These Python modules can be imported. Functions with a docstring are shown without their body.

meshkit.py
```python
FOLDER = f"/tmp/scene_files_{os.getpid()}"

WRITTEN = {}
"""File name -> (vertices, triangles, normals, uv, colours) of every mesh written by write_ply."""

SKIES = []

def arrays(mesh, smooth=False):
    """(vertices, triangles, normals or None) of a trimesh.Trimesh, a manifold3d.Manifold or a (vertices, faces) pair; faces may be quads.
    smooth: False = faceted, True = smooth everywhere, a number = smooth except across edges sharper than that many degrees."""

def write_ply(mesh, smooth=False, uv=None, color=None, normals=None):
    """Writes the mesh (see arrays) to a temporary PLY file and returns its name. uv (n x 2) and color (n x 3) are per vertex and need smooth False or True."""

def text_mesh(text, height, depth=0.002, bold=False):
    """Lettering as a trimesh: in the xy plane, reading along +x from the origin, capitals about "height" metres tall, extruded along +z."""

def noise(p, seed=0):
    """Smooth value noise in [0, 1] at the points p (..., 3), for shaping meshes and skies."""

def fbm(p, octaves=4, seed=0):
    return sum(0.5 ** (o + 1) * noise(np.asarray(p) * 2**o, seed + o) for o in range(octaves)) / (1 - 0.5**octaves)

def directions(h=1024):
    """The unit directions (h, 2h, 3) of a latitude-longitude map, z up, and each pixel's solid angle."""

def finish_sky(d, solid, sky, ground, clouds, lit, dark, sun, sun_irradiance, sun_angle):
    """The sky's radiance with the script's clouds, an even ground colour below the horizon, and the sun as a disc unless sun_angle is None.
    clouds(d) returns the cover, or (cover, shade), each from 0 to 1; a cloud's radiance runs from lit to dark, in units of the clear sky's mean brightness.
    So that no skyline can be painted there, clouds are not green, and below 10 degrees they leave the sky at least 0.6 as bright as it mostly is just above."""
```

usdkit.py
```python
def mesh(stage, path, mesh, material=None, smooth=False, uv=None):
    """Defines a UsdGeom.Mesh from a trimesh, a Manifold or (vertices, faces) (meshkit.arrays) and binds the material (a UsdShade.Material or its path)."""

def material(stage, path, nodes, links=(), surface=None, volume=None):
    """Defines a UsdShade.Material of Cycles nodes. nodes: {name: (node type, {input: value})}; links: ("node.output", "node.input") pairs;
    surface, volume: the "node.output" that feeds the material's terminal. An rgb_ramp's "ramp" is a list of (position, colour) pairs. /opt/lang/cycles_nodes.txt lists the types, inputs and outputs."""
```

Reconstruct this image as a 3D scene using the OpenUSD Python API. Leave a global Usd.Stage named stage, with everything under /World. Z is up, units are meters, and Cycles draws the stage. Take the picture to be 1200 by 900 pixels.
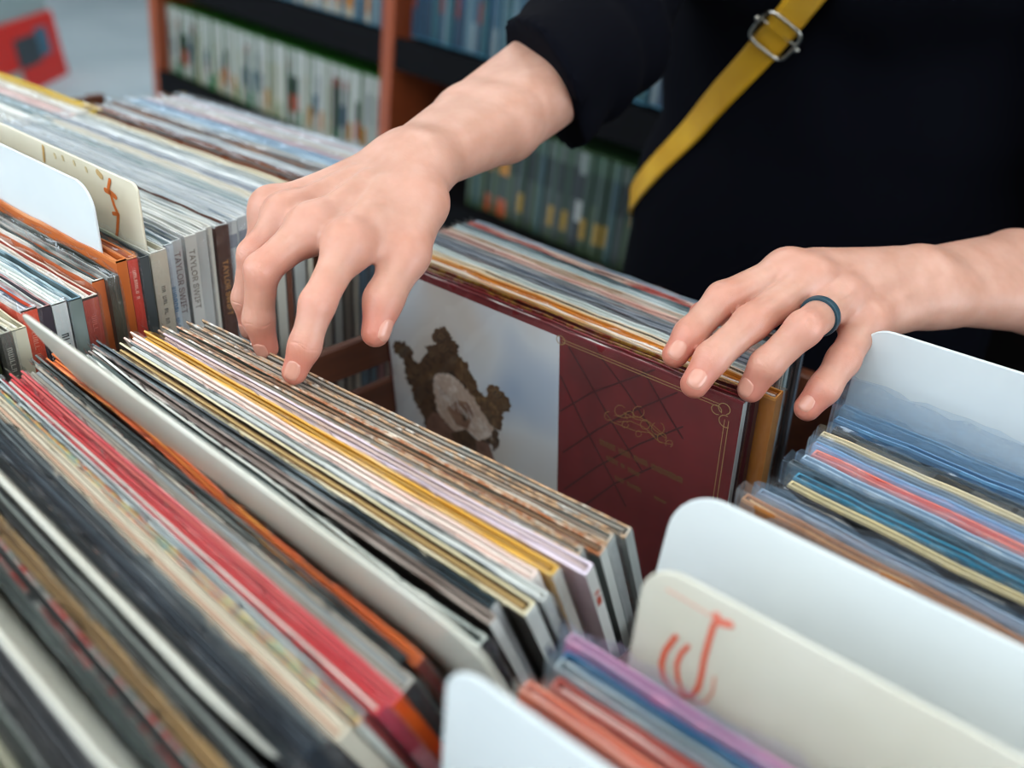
import math, numpy as np, trimesh, usdkit, meshkit
import manifold3d as m3
from shapely.geometry import Polygon, LineString
from pxr import Usd, UsdGeom, UsdLux, UsdShade, Gf, Sdf, Vt

stage = Usd.Stage.CreateInMemory()
UsdGeom.SetStageUpAxis(stage, UsdGeom.Tokens.z)
UsdGeom.SetStageMetersPerUnit(stage, 1.0)
UsdGeom.Xform.Define(stage, '/World')
UsdGeom.Scope.Define(stage, '/World/Looks')
rng = np.random.default_rng(7)

# ---------------------------------------------------------------- camera
F = 1118.0                                   # focal length in pixels of a 1200 wide frame
_w = np.array([-250, 2142, 1118.]); _w /= np.linalg.norm(_w)
_u = np.array([-1640, -775, 1118.]); _u /= np.linalg.norm(_u)
_X = -(_u - _w * (_u @ _w)); _X /= np.linalg.norm(_X)
R = np.array([_X, np.cross(-_w, _X), -_w])   # camera (x right, y down, z ahead) -> world
CAM = np.array([0, 0, 1.20])
cam = UsdGeom.Camera.Define(stage, '/World/camera')
M = np.eye(4); M[0, :3] = R[:, 0]; M[1, :3] = -R[:, 1]; M[2, :3] = -R[:, 2]; M[3, :3] = CAM
cam.AddTransformOp().Set(Gf.Matrix4d(M.tolist()))
cam.CreateHorizontalApertureAttr(36.0); cam.CreateVerticalApertureAttr(27.0)
cam.CreateFocalLengthAttr(36.0 * F / 1200)
cam.CreateClippingRangeAttr(Gf.Vec2f(0.02, 100))
cam.CreateFStopAttr(4.0); cam.CreateFocusDistanceAttr(0.57)
cam.CreateExposureAttr(0.0)

def P(px, py, d):
    return CAM + R @ np.array([(px - 600) / F * d, (py - 450) / F * d, d])
def ray(px, py):
    v = R @ np.array([px - 600, py - 450, F]); return v / np.linalg.norm(v)
def on(px, py, axis, val):
    v = ray(px, py); return CAM + v * (val - CAM[axis]) / v[axis]

# ---------------------------------------------------------------- helpers
def lin(h):
    c = np.array([int(h[i:i + 2], 16) for i in (0, 2, 4)]) / 255.0
    return tuple(float(x) for x in np.where(c <= .04045, c / 12.92, ((c + .055) / 1.055) ** 2.4))
used, looks = {}, {}
def path_of(name, parent):
    base = (parent.GetPath().pathString if parent is not None else '/World') + '/' + name
    n = used.get(base, 0); used[base] = n + 1
    return base if n == 0 else '%s_%03d' % (base, n)
def tag(o, label=None, cat=None, group=None, kind=None):
    for k, v in (('label', label), ('category', cat), ('group', group), ('kind', kind)):
        if v: o.SetCustomDataByKey(k, v)
    return o
def thing(name, label, cat, loc=(0, 0, 0), rotz=0., rotx=0., group=None, kind=None):
    x = UsdGeom.Xform.Define(stage, path_of(name, None))
    x.AddTranslateOp().Set(Gf.Vec3d(*map(float, loc)))
    if rotz: x.AddRotateZOp().Set(float(rotz))
    if rotx: x.AddRotateXOp().Set(float(rotx))
    return tag(x.GetPrim(), label, cat, group, kind)
def obj(name, mesh, mat, parent=None, smooth=False, **kw):
    if isinstance(mesh, list): mesh = trimesh.util.concatenate(mesh)
    return tag(usdkit.mesh(stage, path_of(name, parent), mesh, mat, smooth=smooth).GetPrim(), **kw)
def box(x0, x1, y0, y1, z0, z1, ch=0.0):
    s = np.array([x1 - x0, y1 - y0, z1 - z0]); c = np.array([x0 + x1, y0 + y1, z0 + z1]) / 2
    if ch:
        b = None
        for ax in range(3):
            e = s.copy() - 2 * ch; e[ax] = s[ax]
            q = trimesh.creation.box(e); b = q if b is None else trimesh.util.concatenate([b, q])
        b = b.convex_hull
    else:
        b = trimesh.creation.box(s)
    b.apply_translation(c); return b
def tube(pts, r, n=10, closed=False):
    pts = np.asarray(pts, float); k = len(pts)
    t = np.roll(pts, -1, 0) - np.roll(pts, 1, 0) if closed else np.gradient(pts, axis=0)
    t /= np.linalg.norm(t, axis=1, keepdims=True) + 1e-12
    up = np.array([0, 0, 1.]) if abs(t[0, 2]) < .9 else np.array([1., 0, 0]); vs = []
    for i in range(k):
        a = np.cross(t[i], up); a /= np.linalg.norm(a); b = np.cross(a, t[i]); up = b
        rr = r[i] if np.ndim(r) else r
        for j in range(n):
            th = 2 * math.pi * j / n; vs.append(pts[i] + rr * (math.cos(th) * a + math.sin(th) * b))
    fs = []
    for i in range(k if closed else k - 1):
        for j in range(n):
            p, q = i * n, ((i + 1) % k) * n; j2 = (j + 1) % n
            fs += [[p + j, q + j, q + j2], [p + j, q + j2, p + j2]]
    if not closed:
        vs += [pts[0], pts[-1]]; a, b = k * n, k * n + 1
        for j in range(n):
            j2 = (j + 1) % n; fs += [[a, j, j2], [b, (k - 1) * n + j2, (k - 1) * n + j]]
    return trimesh.Trimesh(np.array(vs), np.array(fs), process=False)

# materials ------------------------------------------------------------
def mat(name, nodes, links, surface='p.BSDF'):
    if name not in looks: looks[name] = usdkit.material(stage, '/World/Looks/' + name, nodes, links, surface=surface)
    return looks[name]
def plain(h, rough=.6, spec=.4, metal=0., **kw):
    return mat('plain_%s_%d' % (h, rough * 100), {'p': ('principled_bsdf', dict(base_color=lin(h), roughness=rough, specular_ior_level=spec, metallic=metal, **kw))}, [])
def printed(cols, sc=(14, 40, 9), rough=.45, stretch='card', fine=.0, bump=0.):
    """card printed in patches of the given colours (noise in the thing's own frame)"""
    key = 'print_' + '_'.join(cols) + '_%d_%d_%d_%d' % (sc[0], sc[1], sc[2], rough * 100)
    n = len(cols)
    ramp = [(.30 + .40 * i / max(1, n - 1), lin(c)) for i, c in enumerate(cols)]
    nodes = {'t': ('texture_coordinate', {}), 'm': ('mapping', {'scale': sc}),
             'n': ('noise_texture', {'scale': 1.0, 'detail': 3.0, 'roughness': .6}),
             'r': ('rgb_ramp', {'ramp': ramp}), 'p': ('principled_bsdf', {'roughness': rough, 'specular_ior_level': .4})}
    return mat(key, nodes, [('t.object', 'm.vector'), ('m.vector', 'n.vector'), ('n.fac', 'r.fac'), ('r.color', 'p.base_color')])
def wood(key, a, b, sc=(3, 40, 40), rough=.45):
    return mat(key, {'t': ('texture_coordinate', {}), 'm': ('mapping', {'scale': sc}),
                     'n': ('noise_texture', {'scale': 1.0, 'detail': 5.0, 'roughness': .65, 'distortion': .6}),
                     'r': ('rgb_ramp', {'ramp': [(.3, lin(a)), (.7, lin(b))]}),
                     'b': ('bump', {'strength': .15, 'distance': .002}), 'p': ('principled_bsdf', {'roughness': rough})},
               [('t.object', 'm.vector'), ('m.vector', 'n.vector'), ('n.fac', 'r.fac'), ('r.color', 'p.base_color'), ('n.fac', 'b.height'), ('b.normal', 'p.normal')])
def film(tint='ffffff', body=.025, rough=.08, sc=70., refl=.07):
    """clear plastic film: see-through, glossy by angle, a little milky"""
    return mat('film_%s_%d_%d' % (tint, body * 100, refl * 100),
               {'t': ('texture_coordinate', {}), 'n': ('noise_texture', {'scale': sc, 'detail': 2.0}),
                'b': ('bump', {'strength': .8, 'distance': .004}), 'tr': ('transparent_bsdf', {'color': (.97, .98, 1.)}),
                'g': ('glossy_bsdf', {'roughness': rough, 'color': (1, 1, 1)}), 'lw': ('layer_weight', {'blend': .5}), 'pw': ('math', {'math_type': 'power', 'value2': 4.0}), 'f': ('math', {'math_type': 'multiply_add', 'value2': .80, 'value3': refl}),
                'd': ('diffuse_bsdf', {'color': lin(tint)}), 'x': ('mix_closure', {'fac': body}), 'y': ('mix_closure', {})},
               [('t.object', 'n.vector'), ('n.fac', 'b.height'), ('b.normal', 'g.normal'), ('tr.BSDF', 'x.closure1'), ('d.BSDF', 'x.closure2'),
                ('x.closure', 'y.closure1'), ('g.BSDF', 'y.closure2'), ('lw.facing', 'pw.value1'), ('pw.value', 'f.value1'), ('f.value', 'y.fac')], surface='y.closure')
def speckled(key, a, b, sc=60., rough=.8):
    return mat(key, {'t': ('texture_coordinate', {}), 'n': ('noise_texture', {'scale': sc, 'detail': 4.0}), 'r': ('rgb_ramp', {'ramp': [(.35, lin(a)), (.65, lin(b))]}),
                     'p': ('principled_bsdf', {'roughness': rough})}, [('t.object', 'n.vector'), ('n.fac', 'r.fac'), ('r.color', 'p.base_color')])
def lamp_mat(key, col, strength):
    return mat(key, {'e': ('emission', {'color': col, 'strength': strength})}, [], surface='e.emission')

# ---------------------------------------------------------------- light of the place
LAMP, DAY, DAY2 = 7.2, 3.0, 5.0
day = UsdLux.RectLight.Define(stage, '/World/window_daylight')
day.CreateWidthAttr(5.0); day.CreateHeightAttr(2.0); day.CreateIntensityAttr(DAY); day.CreateColorAttr(Gf.Vec3f(.80, .91, 1.0))
day.AddTranslateOp().Set(Gf.Vec3d(-2.5, -2.05, 1.75)); day.AddRotateXOp().Set(90.0)          # in the shop window, facing +y
day2 = UsdLux.RectLight.Define(stage, '/World/side_window_daylight')
day2.CreateWidthAttr(4.0); day2.CreateHeightAttr(1.9); day2.CreateIntensityAttr(DAY2); day2.CreateColorAttr(Gf.Vec3f(.84, .93, 1.0))
day2.AddTranslateOp().Set(Gf.Vec3d(3.85, .6, 1.75)); day2.AddRotateZOp().Set(90.0); day2.AddRotateXOp().Set(90.0)   # in the side window, facing -x
dome = UsdLux.DomeLight.Define(stage, '/World/sky'); dome.CreateIntensityAttr(.35); dome.CreateColorAttr(Gf.Vec3f(.75, .87, 1.0))

# ---------------------------------------------------------------- the room
RX0, RX1, RY0, RY1, RZ = -14., 4., -2.2, 8., 3.0
concrete = mat('concrete', {'t': ('texture_coordinate', {}), 'n': ('noise_texture', {'scale': 1.6, 'detail': 5.0, 'roughness': .55}), 'r': ('rgb_ramp', {'ramp': [(.3, lin('93a8b4')), (.7, lin('aabbc5'))]}),
                            'p': ('principled_bsdf', {'roughness': .55})}, [('t.object', 'n.vector'), ('n.fac', 'r.fac'), ('r.color', 'p.base_color')])
paint = speckled('wall_paint', 'c9ccca', 'd4d6d2', 3.)
obj('floor', box(RX0, RX1, RY0, RY1, -.1, 0), concrete, kind='structure')
obj('ceiling', box(RX0, RX1, RY0, RY1, RZ, RZ + .1), paint, kind='structure')
obj('wall_left', box(RX0 - .1, RX0, RY0, RY1, 0, RZ), paint, kind='structure')
obj('wall_right', [box(RX1, RX1 + .1, RY0, -1.5, 0, RZ), box(RX1, RX1 + .1, 2.7, RY1, 0, RZ), box(RX1, RX1 + .1, -1.5, 2.7, 0, .7), box(RX1, RX1 + .1, -1.5, 2.7, 2.8, RZ)], paint, kind='structure')
win2 = UsdGeom.Xform.Define(stage, path_of('window_2', None)).GetPrim(); tag(win2, kind='structure')
obj('window_frame', [box(RX1 + .02, RX1 + .09, -1.5, 2.7, .70, .76), box(RX1 + .02, RX1 + .09, -1.5, 2.7, 2.74, 2.8)] + [box(RX1 + .02, RX1 + .09, y, y + .06, .76, 2.74) for y in (-1.5, .57, 2.64)], plain('3a3d40', .4), win2)
for y in (-1.44, .63): obj('pane', box(RX1 + .054, RX1 + .06, y, y + 2.01, .76, 2.74), film('dfeef5', .03, .02, 1.), win2)
obj('wall_back', box(RX0, RX1, RY1, RY1 + .1, 0, RZ), paint, kind='structure')
wf = [box(RX0, -5.2, RY0 - .1, RY0, 0, RZ), box(.2, RX1, RY0 - .1, RY0, 0, RZ), box(-5.2, .2, RY0 - .1, RY0, 0, .7), box(-5.2, .2, RY0 - .1, RY0, 2.8, RZ)]
obj('wall_front', wf, paint, kind='structure')
obj('baseboard_back', box(RX0, RX1, RY1 - .015, RY1, 0, .1), plain('4a4038'), kind='structure')
obj('baseboard_left', box(RX0, RX0 + .015, RY0, RY1, 0, .1), plain('4a4038'), kind='structure')
win = UsdGeom.Xform.Define(stage, path_of('window_1', None)).GetPrim(); tag(win, kind='structure')
fr = [box(-5.2, .2, RY0 - .09, RY0 - .02, .70, .76), box(-5.2, .2, RY0 - .09, RY0 - .02, 2.74, 2.8)]
for x in (-5.2, -3.4, -1.6, .14): fr.append(box(x, x + .06, RY0 - .09, RY0 - .02, .76, 2.74))
obj('window_frame', fr, plain('3a3d40', .4), win)
for x in (-5.14, -3.34, -1.54): obj('pane', box(x, x + 1.74, RY0 - .06, RY0 - .054, .76, 2.74), film('dfeef5', .03, .02, 1.), win)
PANELS = sorted([(-2.5, -.4), (.3, -.4), (-3.9, -1.6), (-2.5, -1.6), (-1.1, -1.6), (.3, -1.6), (1.7, -1.6), (-1.6, 1.6), (.7, 1.6), (-4.2, .6), (-4.2, 3.6), (-7.2, 2.2), (-10.2, 4.4), (-7.2, 5.6), (-4.4, 2.1), (-6.2, 3.9)], key=lambda q: (q[1], q[0]))
ROWS = sorted({q[1] for q in PANELS}); NTH = 'first second third fourth fifth sixth seventh eighth ninth tenth'.split()
for i, (lx, ly) in enumerate(PANELS):
    c = thing('ceiling_light', 'white ceiling light panel, %s from the left in the %s row from the shop window' % (NTH[[q for q in PANELS if q[1] == ly].index((lx, ly))], NTH[ROWS.index(ly)]), 'ceiling light', (lx, ly, RZ - .06), group='ceiling light panels')
    obj('frame', [box(-.62, .62, -.32, -.3, 0, .06), box(-.62, .62, .3, .32, 0, .06), box(-.62, -.6, -.3, .3, 0, .06), box(.6, .62, -.3, .3, 0, .06)], plain('e8e8e6', .4), c)
    obj('diffuser', box(-.6, .6, -.3, .3, .012, .02), lamp_mat('lamp_glow', (1.0, .985, .95), LAMP), c)

# ---------------------------------------------------------------- record stand
ZT = .94                      # height of the record tops
WD = wood('bin_wood', '3d1d12', '6a3a22', (40, 3, 40))
stand = thing('record_stand', 'dark brown wooden record bin stand with slatted sides', 'record stand')
for (x0, x1) in [(-1.32, -.925), (-.915, -.507), (-.499, -.157), (-.149, .20), (.21, .56)]:
    front, rear = (.615, .655) if x0 in (-.499,) else (.63, .63)
    obj('base_panel', box(x0, x1, .0, .50, front, front + .012), WD, stand)
    obj('base_panel', box(x0, x1, .512, .72, .625, .637), WD, stand)
for x in (-1.328, -.92, -.503, -.153, .205, .563):
    for z0, z1 in ((.64, .69), (.725, .765), (.79, .825), (.842, .872)):
        obj('side_rail', box(x - .004, x + .004, -.02, .735, z0, z1, .0015), WD, stand)
    for y in (-.01, .727): obj('post', box(x - .006, x + .006, y - .012, y + .012, .60, .875, .001), WD, stand)
for y in (-.03, .745): obj('end_panel', box(-1.335, .57, y - .008, y + .008, .60, .86, .002), WD, stand)
for x in (-1.31, -.38, .545):
    for y in (.0, .71): obj('leg', box(x - .025, x + .025, y - .025, y + .025, 0, .6, .003), WD, stand)
for y in (.0, .71): obj('apron', box(-1.285, .52, y - .01, y + .01, .50, .598, .002), WD, stand)

# ---------------------------------------------------------------- records
H, W = .305, .310
def jacket(w, t, h, wall, bow, seed, spine=1, wav=.0004):
    """A record jacket open at the top: front board, spine, back board. Returns (outside faces, edge of the board at the top)."""
    nx = 22; xs = np.linspace(-w / 2, w / 2, nx); zs = np.array([0, h * .5, h * .85, h])
    ph = rng.uniform(0, 6.28, 6)
    def by(x, z): return bow * np.sin(x * 11 + ph[0]) * z / h + .4 * bow * np.sin(x * 31 + ph[1]) * (z / h) ** 2
    def tz(x): return wav * (np.sin(x * 90 + ph[2]) + .6 * np.sin(x * 210 + ph[3]) + .5 * np.sin(x * 37 + ph[4]))
    pinch = np.clip((.03 - np.abs(xs * spine - w / 2)) / .03, 0, 1) * 0
    def ring(off):     # open polyline: front board from the open end, around the spine, back
        x1 = w / 2 - off; X = np.minimum(xs, x1)
        yf = -t / 2 + off; p = [(x, yf) for x in X] + [(x, -yf) for x in X[::-1]]
        return np.array(p)
    o, i_ = ring(0), ring(wall)
    def lift(poly, z):
        q = np.zeros((len(poly), 3)); q[:, 0] = poly[:, 0] * spine; q[:, 1] = poly[:, 1] + by(poly[:, 0] * spine, z); q[:, 2] = z + (tz(poly[:, 0] * spine) if z == h else 0); return q
    m = len(o); V = np.vstack([lift(o, z) for z in zs] + [lift(i_, z) for z in zs[-2:]]); fs = []
    for k in range(len(zs) - 1):
        for j in range(m - 1): a = k * m + j; fs.append([a, a + 1, a + 1 + m, a + m])
    b0 = len(zs) * m
    for j in range(m - 1): fs.append([b0 + j + 1, b0 + j, b0 + m + j, b0 + m + j + 1])
    for a, c in ((0, b0),):  # ends of the boards at the opening
        pass
    outer = (V, np.array(fs)[:, ::spine])
    to, ti = lift(o, h), lift(i_, h); E0 = np.vstack([to, ti, to - [0, 0, .0016], ti - [0, 0, .0016]]); E0[:2 * m, 2] += .0003; ef = []
    for j in range(m - 1): ef += [[j, j + 1, m + j + 1, m + j], [2 * m + j, 2 * m + j + 1, j + 1, j], [m + j, m + j + 1, 3 * m + j + 1, 3 * m + j]]
    E0[2 * m:3 * m, 1] += np.sign(o[:, 1]) * .0001
    ef += [[0, m, 3 * m, 2 * m], [m - 1, 2 * m - 1, 4 * m - 1, 3 * m - 1]]
    return outer, (E0, np.array(ef)[:, ::spine]), by, tz
def wavy_sheet(w, t, z0, z1, by, seed, amp=.0006, y0=0., spine=1):
    nx = 20; r = np.random.default_rng(seed); xs = np.linspace(-w / 2, w / 2, nx); ph = r.uniform(0, 6.28, 3); V, fs = [], []
    for x in xs:
        dz = amp * (math.sin(x * 70 + ph[0]) + math.sin(x * 150 + ph[1])); y = float(by(x, z1)) + y0
        V += [(x, y - t / 2, z0), (x, y + t / 2, z0), (x, y + t / 2, z1 + dz), (x, y - t / 2, z1 + dz)]
    for k in range(nx - 1):
        a = 4 * k
        for j in range(4): b = a + j; c = a + (j + 1) % 4; fs.append([b, c, c + 4, b + 4][::-1])
    fs += [[0, 1, 2, 3], [4 * nx - 1, 4 * nx - 2, 4 * nx - 3, 4 * nx - 4]]
    return np.array(V), np.array(fs)
def film_sleeve(w, t, h, by, seed, up=.004, crinkle=.0012, spine=1):
    """thin clear outer sleeve: front sheet, side fold, back sheet, open and crinkled at the top"""
    nx = 40; r = np.random.default_rng(seed); xs = np.linspace(-w / 2 - .002, w / 2 + .003, nx); ph = r.uniform(0, 6.28, 6)
    path = [(x, -1) for x in xs] + [(x, 1) for x in xs[::-1]]; zs = [0.0, h * .6, h - .012, h + .3 * up, h + up]; V, fs = [], []
    for zi, z in enumerate(zs):
        k = max(0, (z - h + .012) / (up + .012))
        for (x, s) in path:
            c = crinkle * k * (math.sin(x * 190 + ph[0] + s) + math.sin(x * 95 + ph[1] + 2 * s) + .8 * math.sin(x * 340 + ph[2] - s))
            zz = z + (.5 * crinkle * (math.sin(x * 120 + ph[3] + s) + math.sin(x * 260 + ph[4])) if zi == 4 else 0)
            close = .75 if zi == 4 else 1.
            V.append((x * spine, s * (t / 2 + .0006) * close + float(by(x * spine, min(z, h))) + c, zz))
    m = len(path)
    for k in range(len(zs) - 1):
        for j in range(m - 1): a = k * m + j; fs.append([a, a + 1, a + 1 + m, a + m])
    return np.array(V), np.array(fs)[:, ::spine]
def spine_text(text, size, x, t, ztop, w):
    m = meshkit.text_mesh(text, size, .0003); b = m.bounds; m.apply_translation([0, -(b[0][1] + b[1][1]) / 2, 0])
    V = m.vertices.copy(); out = np.c_[np.full(len(V), x) + V[:, 2], V[:, 1] + t, ztop - V[:, 0]]
    return trimesh.Trimesh(out, m.faces, process=False)
def marks(n, length, wd, x, y, ztop, seed, horizontal=False):
    """print too small to read: letter-like strokes in word groups running down a spine"""
    r = np.random.default_rng(seed); z = ztop; out = []; e = x + .0003; a = wd * .16
    for k in range(int(n * 1.6)):
        L = wd * r.uniform(.5, .75); kind = r.integers(4)
        out.append(box(x, e, y - wd / 2, y + wd / 2, z - a, z))
        if kind != 1: out.append(box(x, e, y - wd / 2, y + wd / 2, z - L, z - L + a))
        if kind in (0, 3): out.append(box(x, e, y + wd / 2 - a, y + wd / 2, z - L, z))
        if kind in (1, 2): out.append(box(x, e, y - wd / 2, y - wd / 2 + a, z - L, z))
        if kind == 3: out.append(box(x, e, y - a / 2, y + a / 2, z - L, z))
        z -= L + wd * (1.1 if r.random() < .16 else .28)
    return out

seedc = [100]
def record(xr, yr, xl, yl, t, lean, edge, face, spine_col, label, zt=ZT, group=None, inner='d9d4c4', sleeve=None, side=1, wid=None, up=.004, filmmat=None, bow=.0003, h=H, text=None, crinkle=.0008, esc=(10, 60, 30), fsc=(14, 40, 9)):
    """One record whose top edge runs from (xl,yl) to (xr,yr) at height zt. side: +1 spine on the right, -1 on the left."""
    seedc[0] += 1; sd = seedc[0]
    yaw = math.atan2(yr - yl, xr - xl); w = wid or W
    if side > 0: cx = xr - w / 2 * math.cos(yaw); cy = yr - w / 2 * math.sin(yaw)
    else: cx = xl + w / 2 * math.cos(yaw); cy = yl + w / 2 * math.sin(yaw)
    a = math.radians(lean); hh = h + rng.uniform(-.001, .001)
    # top centre -> bottom centre
    d = np.array([0, -math.sin(a), math.cos(a)]) * hh; d = np.array([-math.sin(yaw) * d[1], math.cos(yaw) * d[1], d[2]])
    base = np.array([cx, cy, zt]) - d
    o = thing('record', label, 'record', base, math.degrees(yaw), lean, group)
    if sleeve is None: sleeve = side < 0 or sd % 2 == 0
    wall = min(.0011, t * .28)
    outer, edg, by, tz = jacket(w, t, hh, wall, bow, sd, side)
    fm = printed(face, fsc); obj('jacket', outer, fm, o)
    obj('board_edge', edg, printed(edge, esc, .28), o)
    ti = t - 2 * wall - .0005
    if ti > .0006:
        ic = [inner] if isinstance(inner, str) else list(inner)
        ns = 1 if ti < .0022 else 2 if ti < .0042 else 3 if ti < .0062 else 4
        for k in range(ns):
            c_ = ic[k % len(ic)] if k != 1 or len(ic) > 1 else edge[-1]
            obj('inner_sleeve', wavy_sheet(w - .006, ti / ns * (.80 if ns > 1 else .95), .004, hh - .0012 - (.0007 * ((k * 7 + sd) % 4)), by, sd + k, .0004, (k - (ns - 1) / 2) * ti / ns), printed([c_, edge[k % len(edge)]] if sd % 3 == 0 else [c_, c_], (12, 80, 40), .5), o)
    if spine_col is not None:
        x0, x1 = (w / 2 - .00002, w / 2 + .0003)
        if side < 0: x0, x1 = -x1, -x0
        sb = box(x0, x1, -t / 2, t / 2, .001, hh - .0006); sb.vertices[:, 1] += by(np.full(len(sb.vertices), x1), sb.vertices[:, 2])
        sp = obj('spine', sb, printed(spine_col, (20, 20, 6), .5), o)
        if text:
            bw = float(by(w / 2, hh))
            for (kind, val, size, z0, col, *yo) in text:
                yy = bw + (yo[0] if yo else 0)
                if kind == 't': obj('spine_lettering', spine_text(val, size, w / 2 + .0004, yy, hh - z0, w), plain(col, .5), o)
                elif kind == 'm': obj('spine_lettering', marks(val, size * 2.2, size, w / 2 + .0004, yy, hh - z0, sd), plain(col, .5), o)
                elif kind == 'b': obj('spine_print', box(w / 2 + .0003, w / 2 + .0006, yy - t * .42, yy + t * .42, hh - z0 - val, hh - z0), plain(col, .5), o)
                elif kind == 'o':
                    c = trimesh.creation.cylinder(size, .0004, sections=24); c.apply_transform(trimesh.transformations.rotation_matrix(math.pi / 2, [0, 1, 0])); c.apply_translation([w / 2 + .0004, yy, hh - z0]); obj('spine_emblem', c, plain(col, .5), o)
    if sleeve: obj('plastic_sleeve', film_sleeve(w, t, hh, by, sd, up, crinkle, side), filmmat or film(), o, smooth=True)
    return o, w, hh, by

GA = 'records standing in the centre front bin'
def bin_a(yr, yl, t, edge, face, spine_col, label, **kw):
    xr = kw.pop('xr', -.170); kw.setdefault('inner', 'cfc8b6'); lean = kw.pop('lean', 29)
    xl = xr - .305; ylf = yl + (yl - yr) * 0
    return record(xr, yr, xl, ylf, t, lean, edge, face, spine_col, label, group=GA, **kw)
GL = ['f0e6d6', '7a6656', 'c09a74', 'a8a49a', 'e8e4dc']       # glittery worn card edges
bin_a(.331, .315, .0060, GL, ['6f7470', '8a8f8c'], ['8e9694', 'a0a7a5'], 'grey spined record with worn brown edges, rearmost of the centre front bin', esc=(70, 60, 30), xr=-.166, inner=['4a3c34', '8f8a80'])
bin_a(.3205, .306, .0062, GL, ['5e625f', '84908e'], ['a3aaa7', 'b4bab6'], 'grey record with brown flecked edges, second from the back of the front bin', esc=(70, 60, 30), xr=-.169, inner=['5a4a40', 'a59c90'])
bin_a(.312, .297, .0058, ['e8dcc6', '9c5a2e', 'd8cbb4'], ['3a4540', '56645e'], ['b3bab6', 'c2c7c3'], 'pale spined record with rust edges, third from the back of the front bin', esc=(70, 60, 30), xr=-.167, inner=['5e3a26', '8a6a50'])
bin_a(.303, .2915, .0046, GL, ['767c7a', '9aa19e'], ['9aa19c', 'aab0ac'], 'slightly recessed brown flecked record in front of the pale spined one', esc=(70, 60, 30), xr=-.173, inner='7b7468')
bin_a(.2955, .2855, .0062, ['eadff0', 'cfc0c8', '8a6658'], ['b59aa6', 'c9b3ba', '97808a'], ['c6c9c6', 'd4d6d3'], 'lavender record with pink cover and small red print at its edge', xr=-.163, inner=['6a5040', 'b9a08a'],
      text=[('m', 3, .003, .02, 'b4513f')])
bin_a(.284, .279, .0058, ['ecc468', 'd8a038', 'f0dcaa'], ['d69a1e', 'e2a92c'], ['cfc9bb', 'd9d4c8'], 'bright yellow and orange edged record in the centre front bin', xr=-.173, inner=['e2ae3c', 'b08a40', 'efe0b0'])
bin_a(.2735, .2725, .0062, ['f0e4dc', 'e6c3b6', 'f3ece6'], ['e0d2cc', 'eadfd9'], ['dcd3cc', 'e6dfd9'], 'pinkish white record beside the yellow edged one', xr=-.177, inner=['e8c4b6', 'efe4dc'])
bin_a(.2665, .2655, .0048, ['d9dedb', '2f3537', 'b9c2c0'], ['c9cfcb', 'b4bbb7'], ['a9adab', 'b7bab6'], 'black and white speckled record with a grey spine in the front bin', xr=-.165, inner=['c8cfcd', '5a6062'], text=[('m', 5, .0032, .03, '8d9294')])
bin_a(.257, .2585, .0070, ['e4dcbd', 'd0c49a', 'efe8d2'], ['25211c', '3b352b'], ['c4cac8', 'd2d6d3'], 'cream edged record with wide open top and black cover, front bin', xr=-.166, inner=['7a5a30', 'b89a60'], text=[('m', 3, .0035, .035, '8a93a0')])
bin_a(.248, .252, .0042, ['30444c', '18242a', '8fa6ae'], ['14181a', '22282b'], ['d8dad6', 'c9ccc9'], 'thin blue-black record behind the brown-edged pair in the front bin', xr=-.178, inner='26343a')
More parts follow.
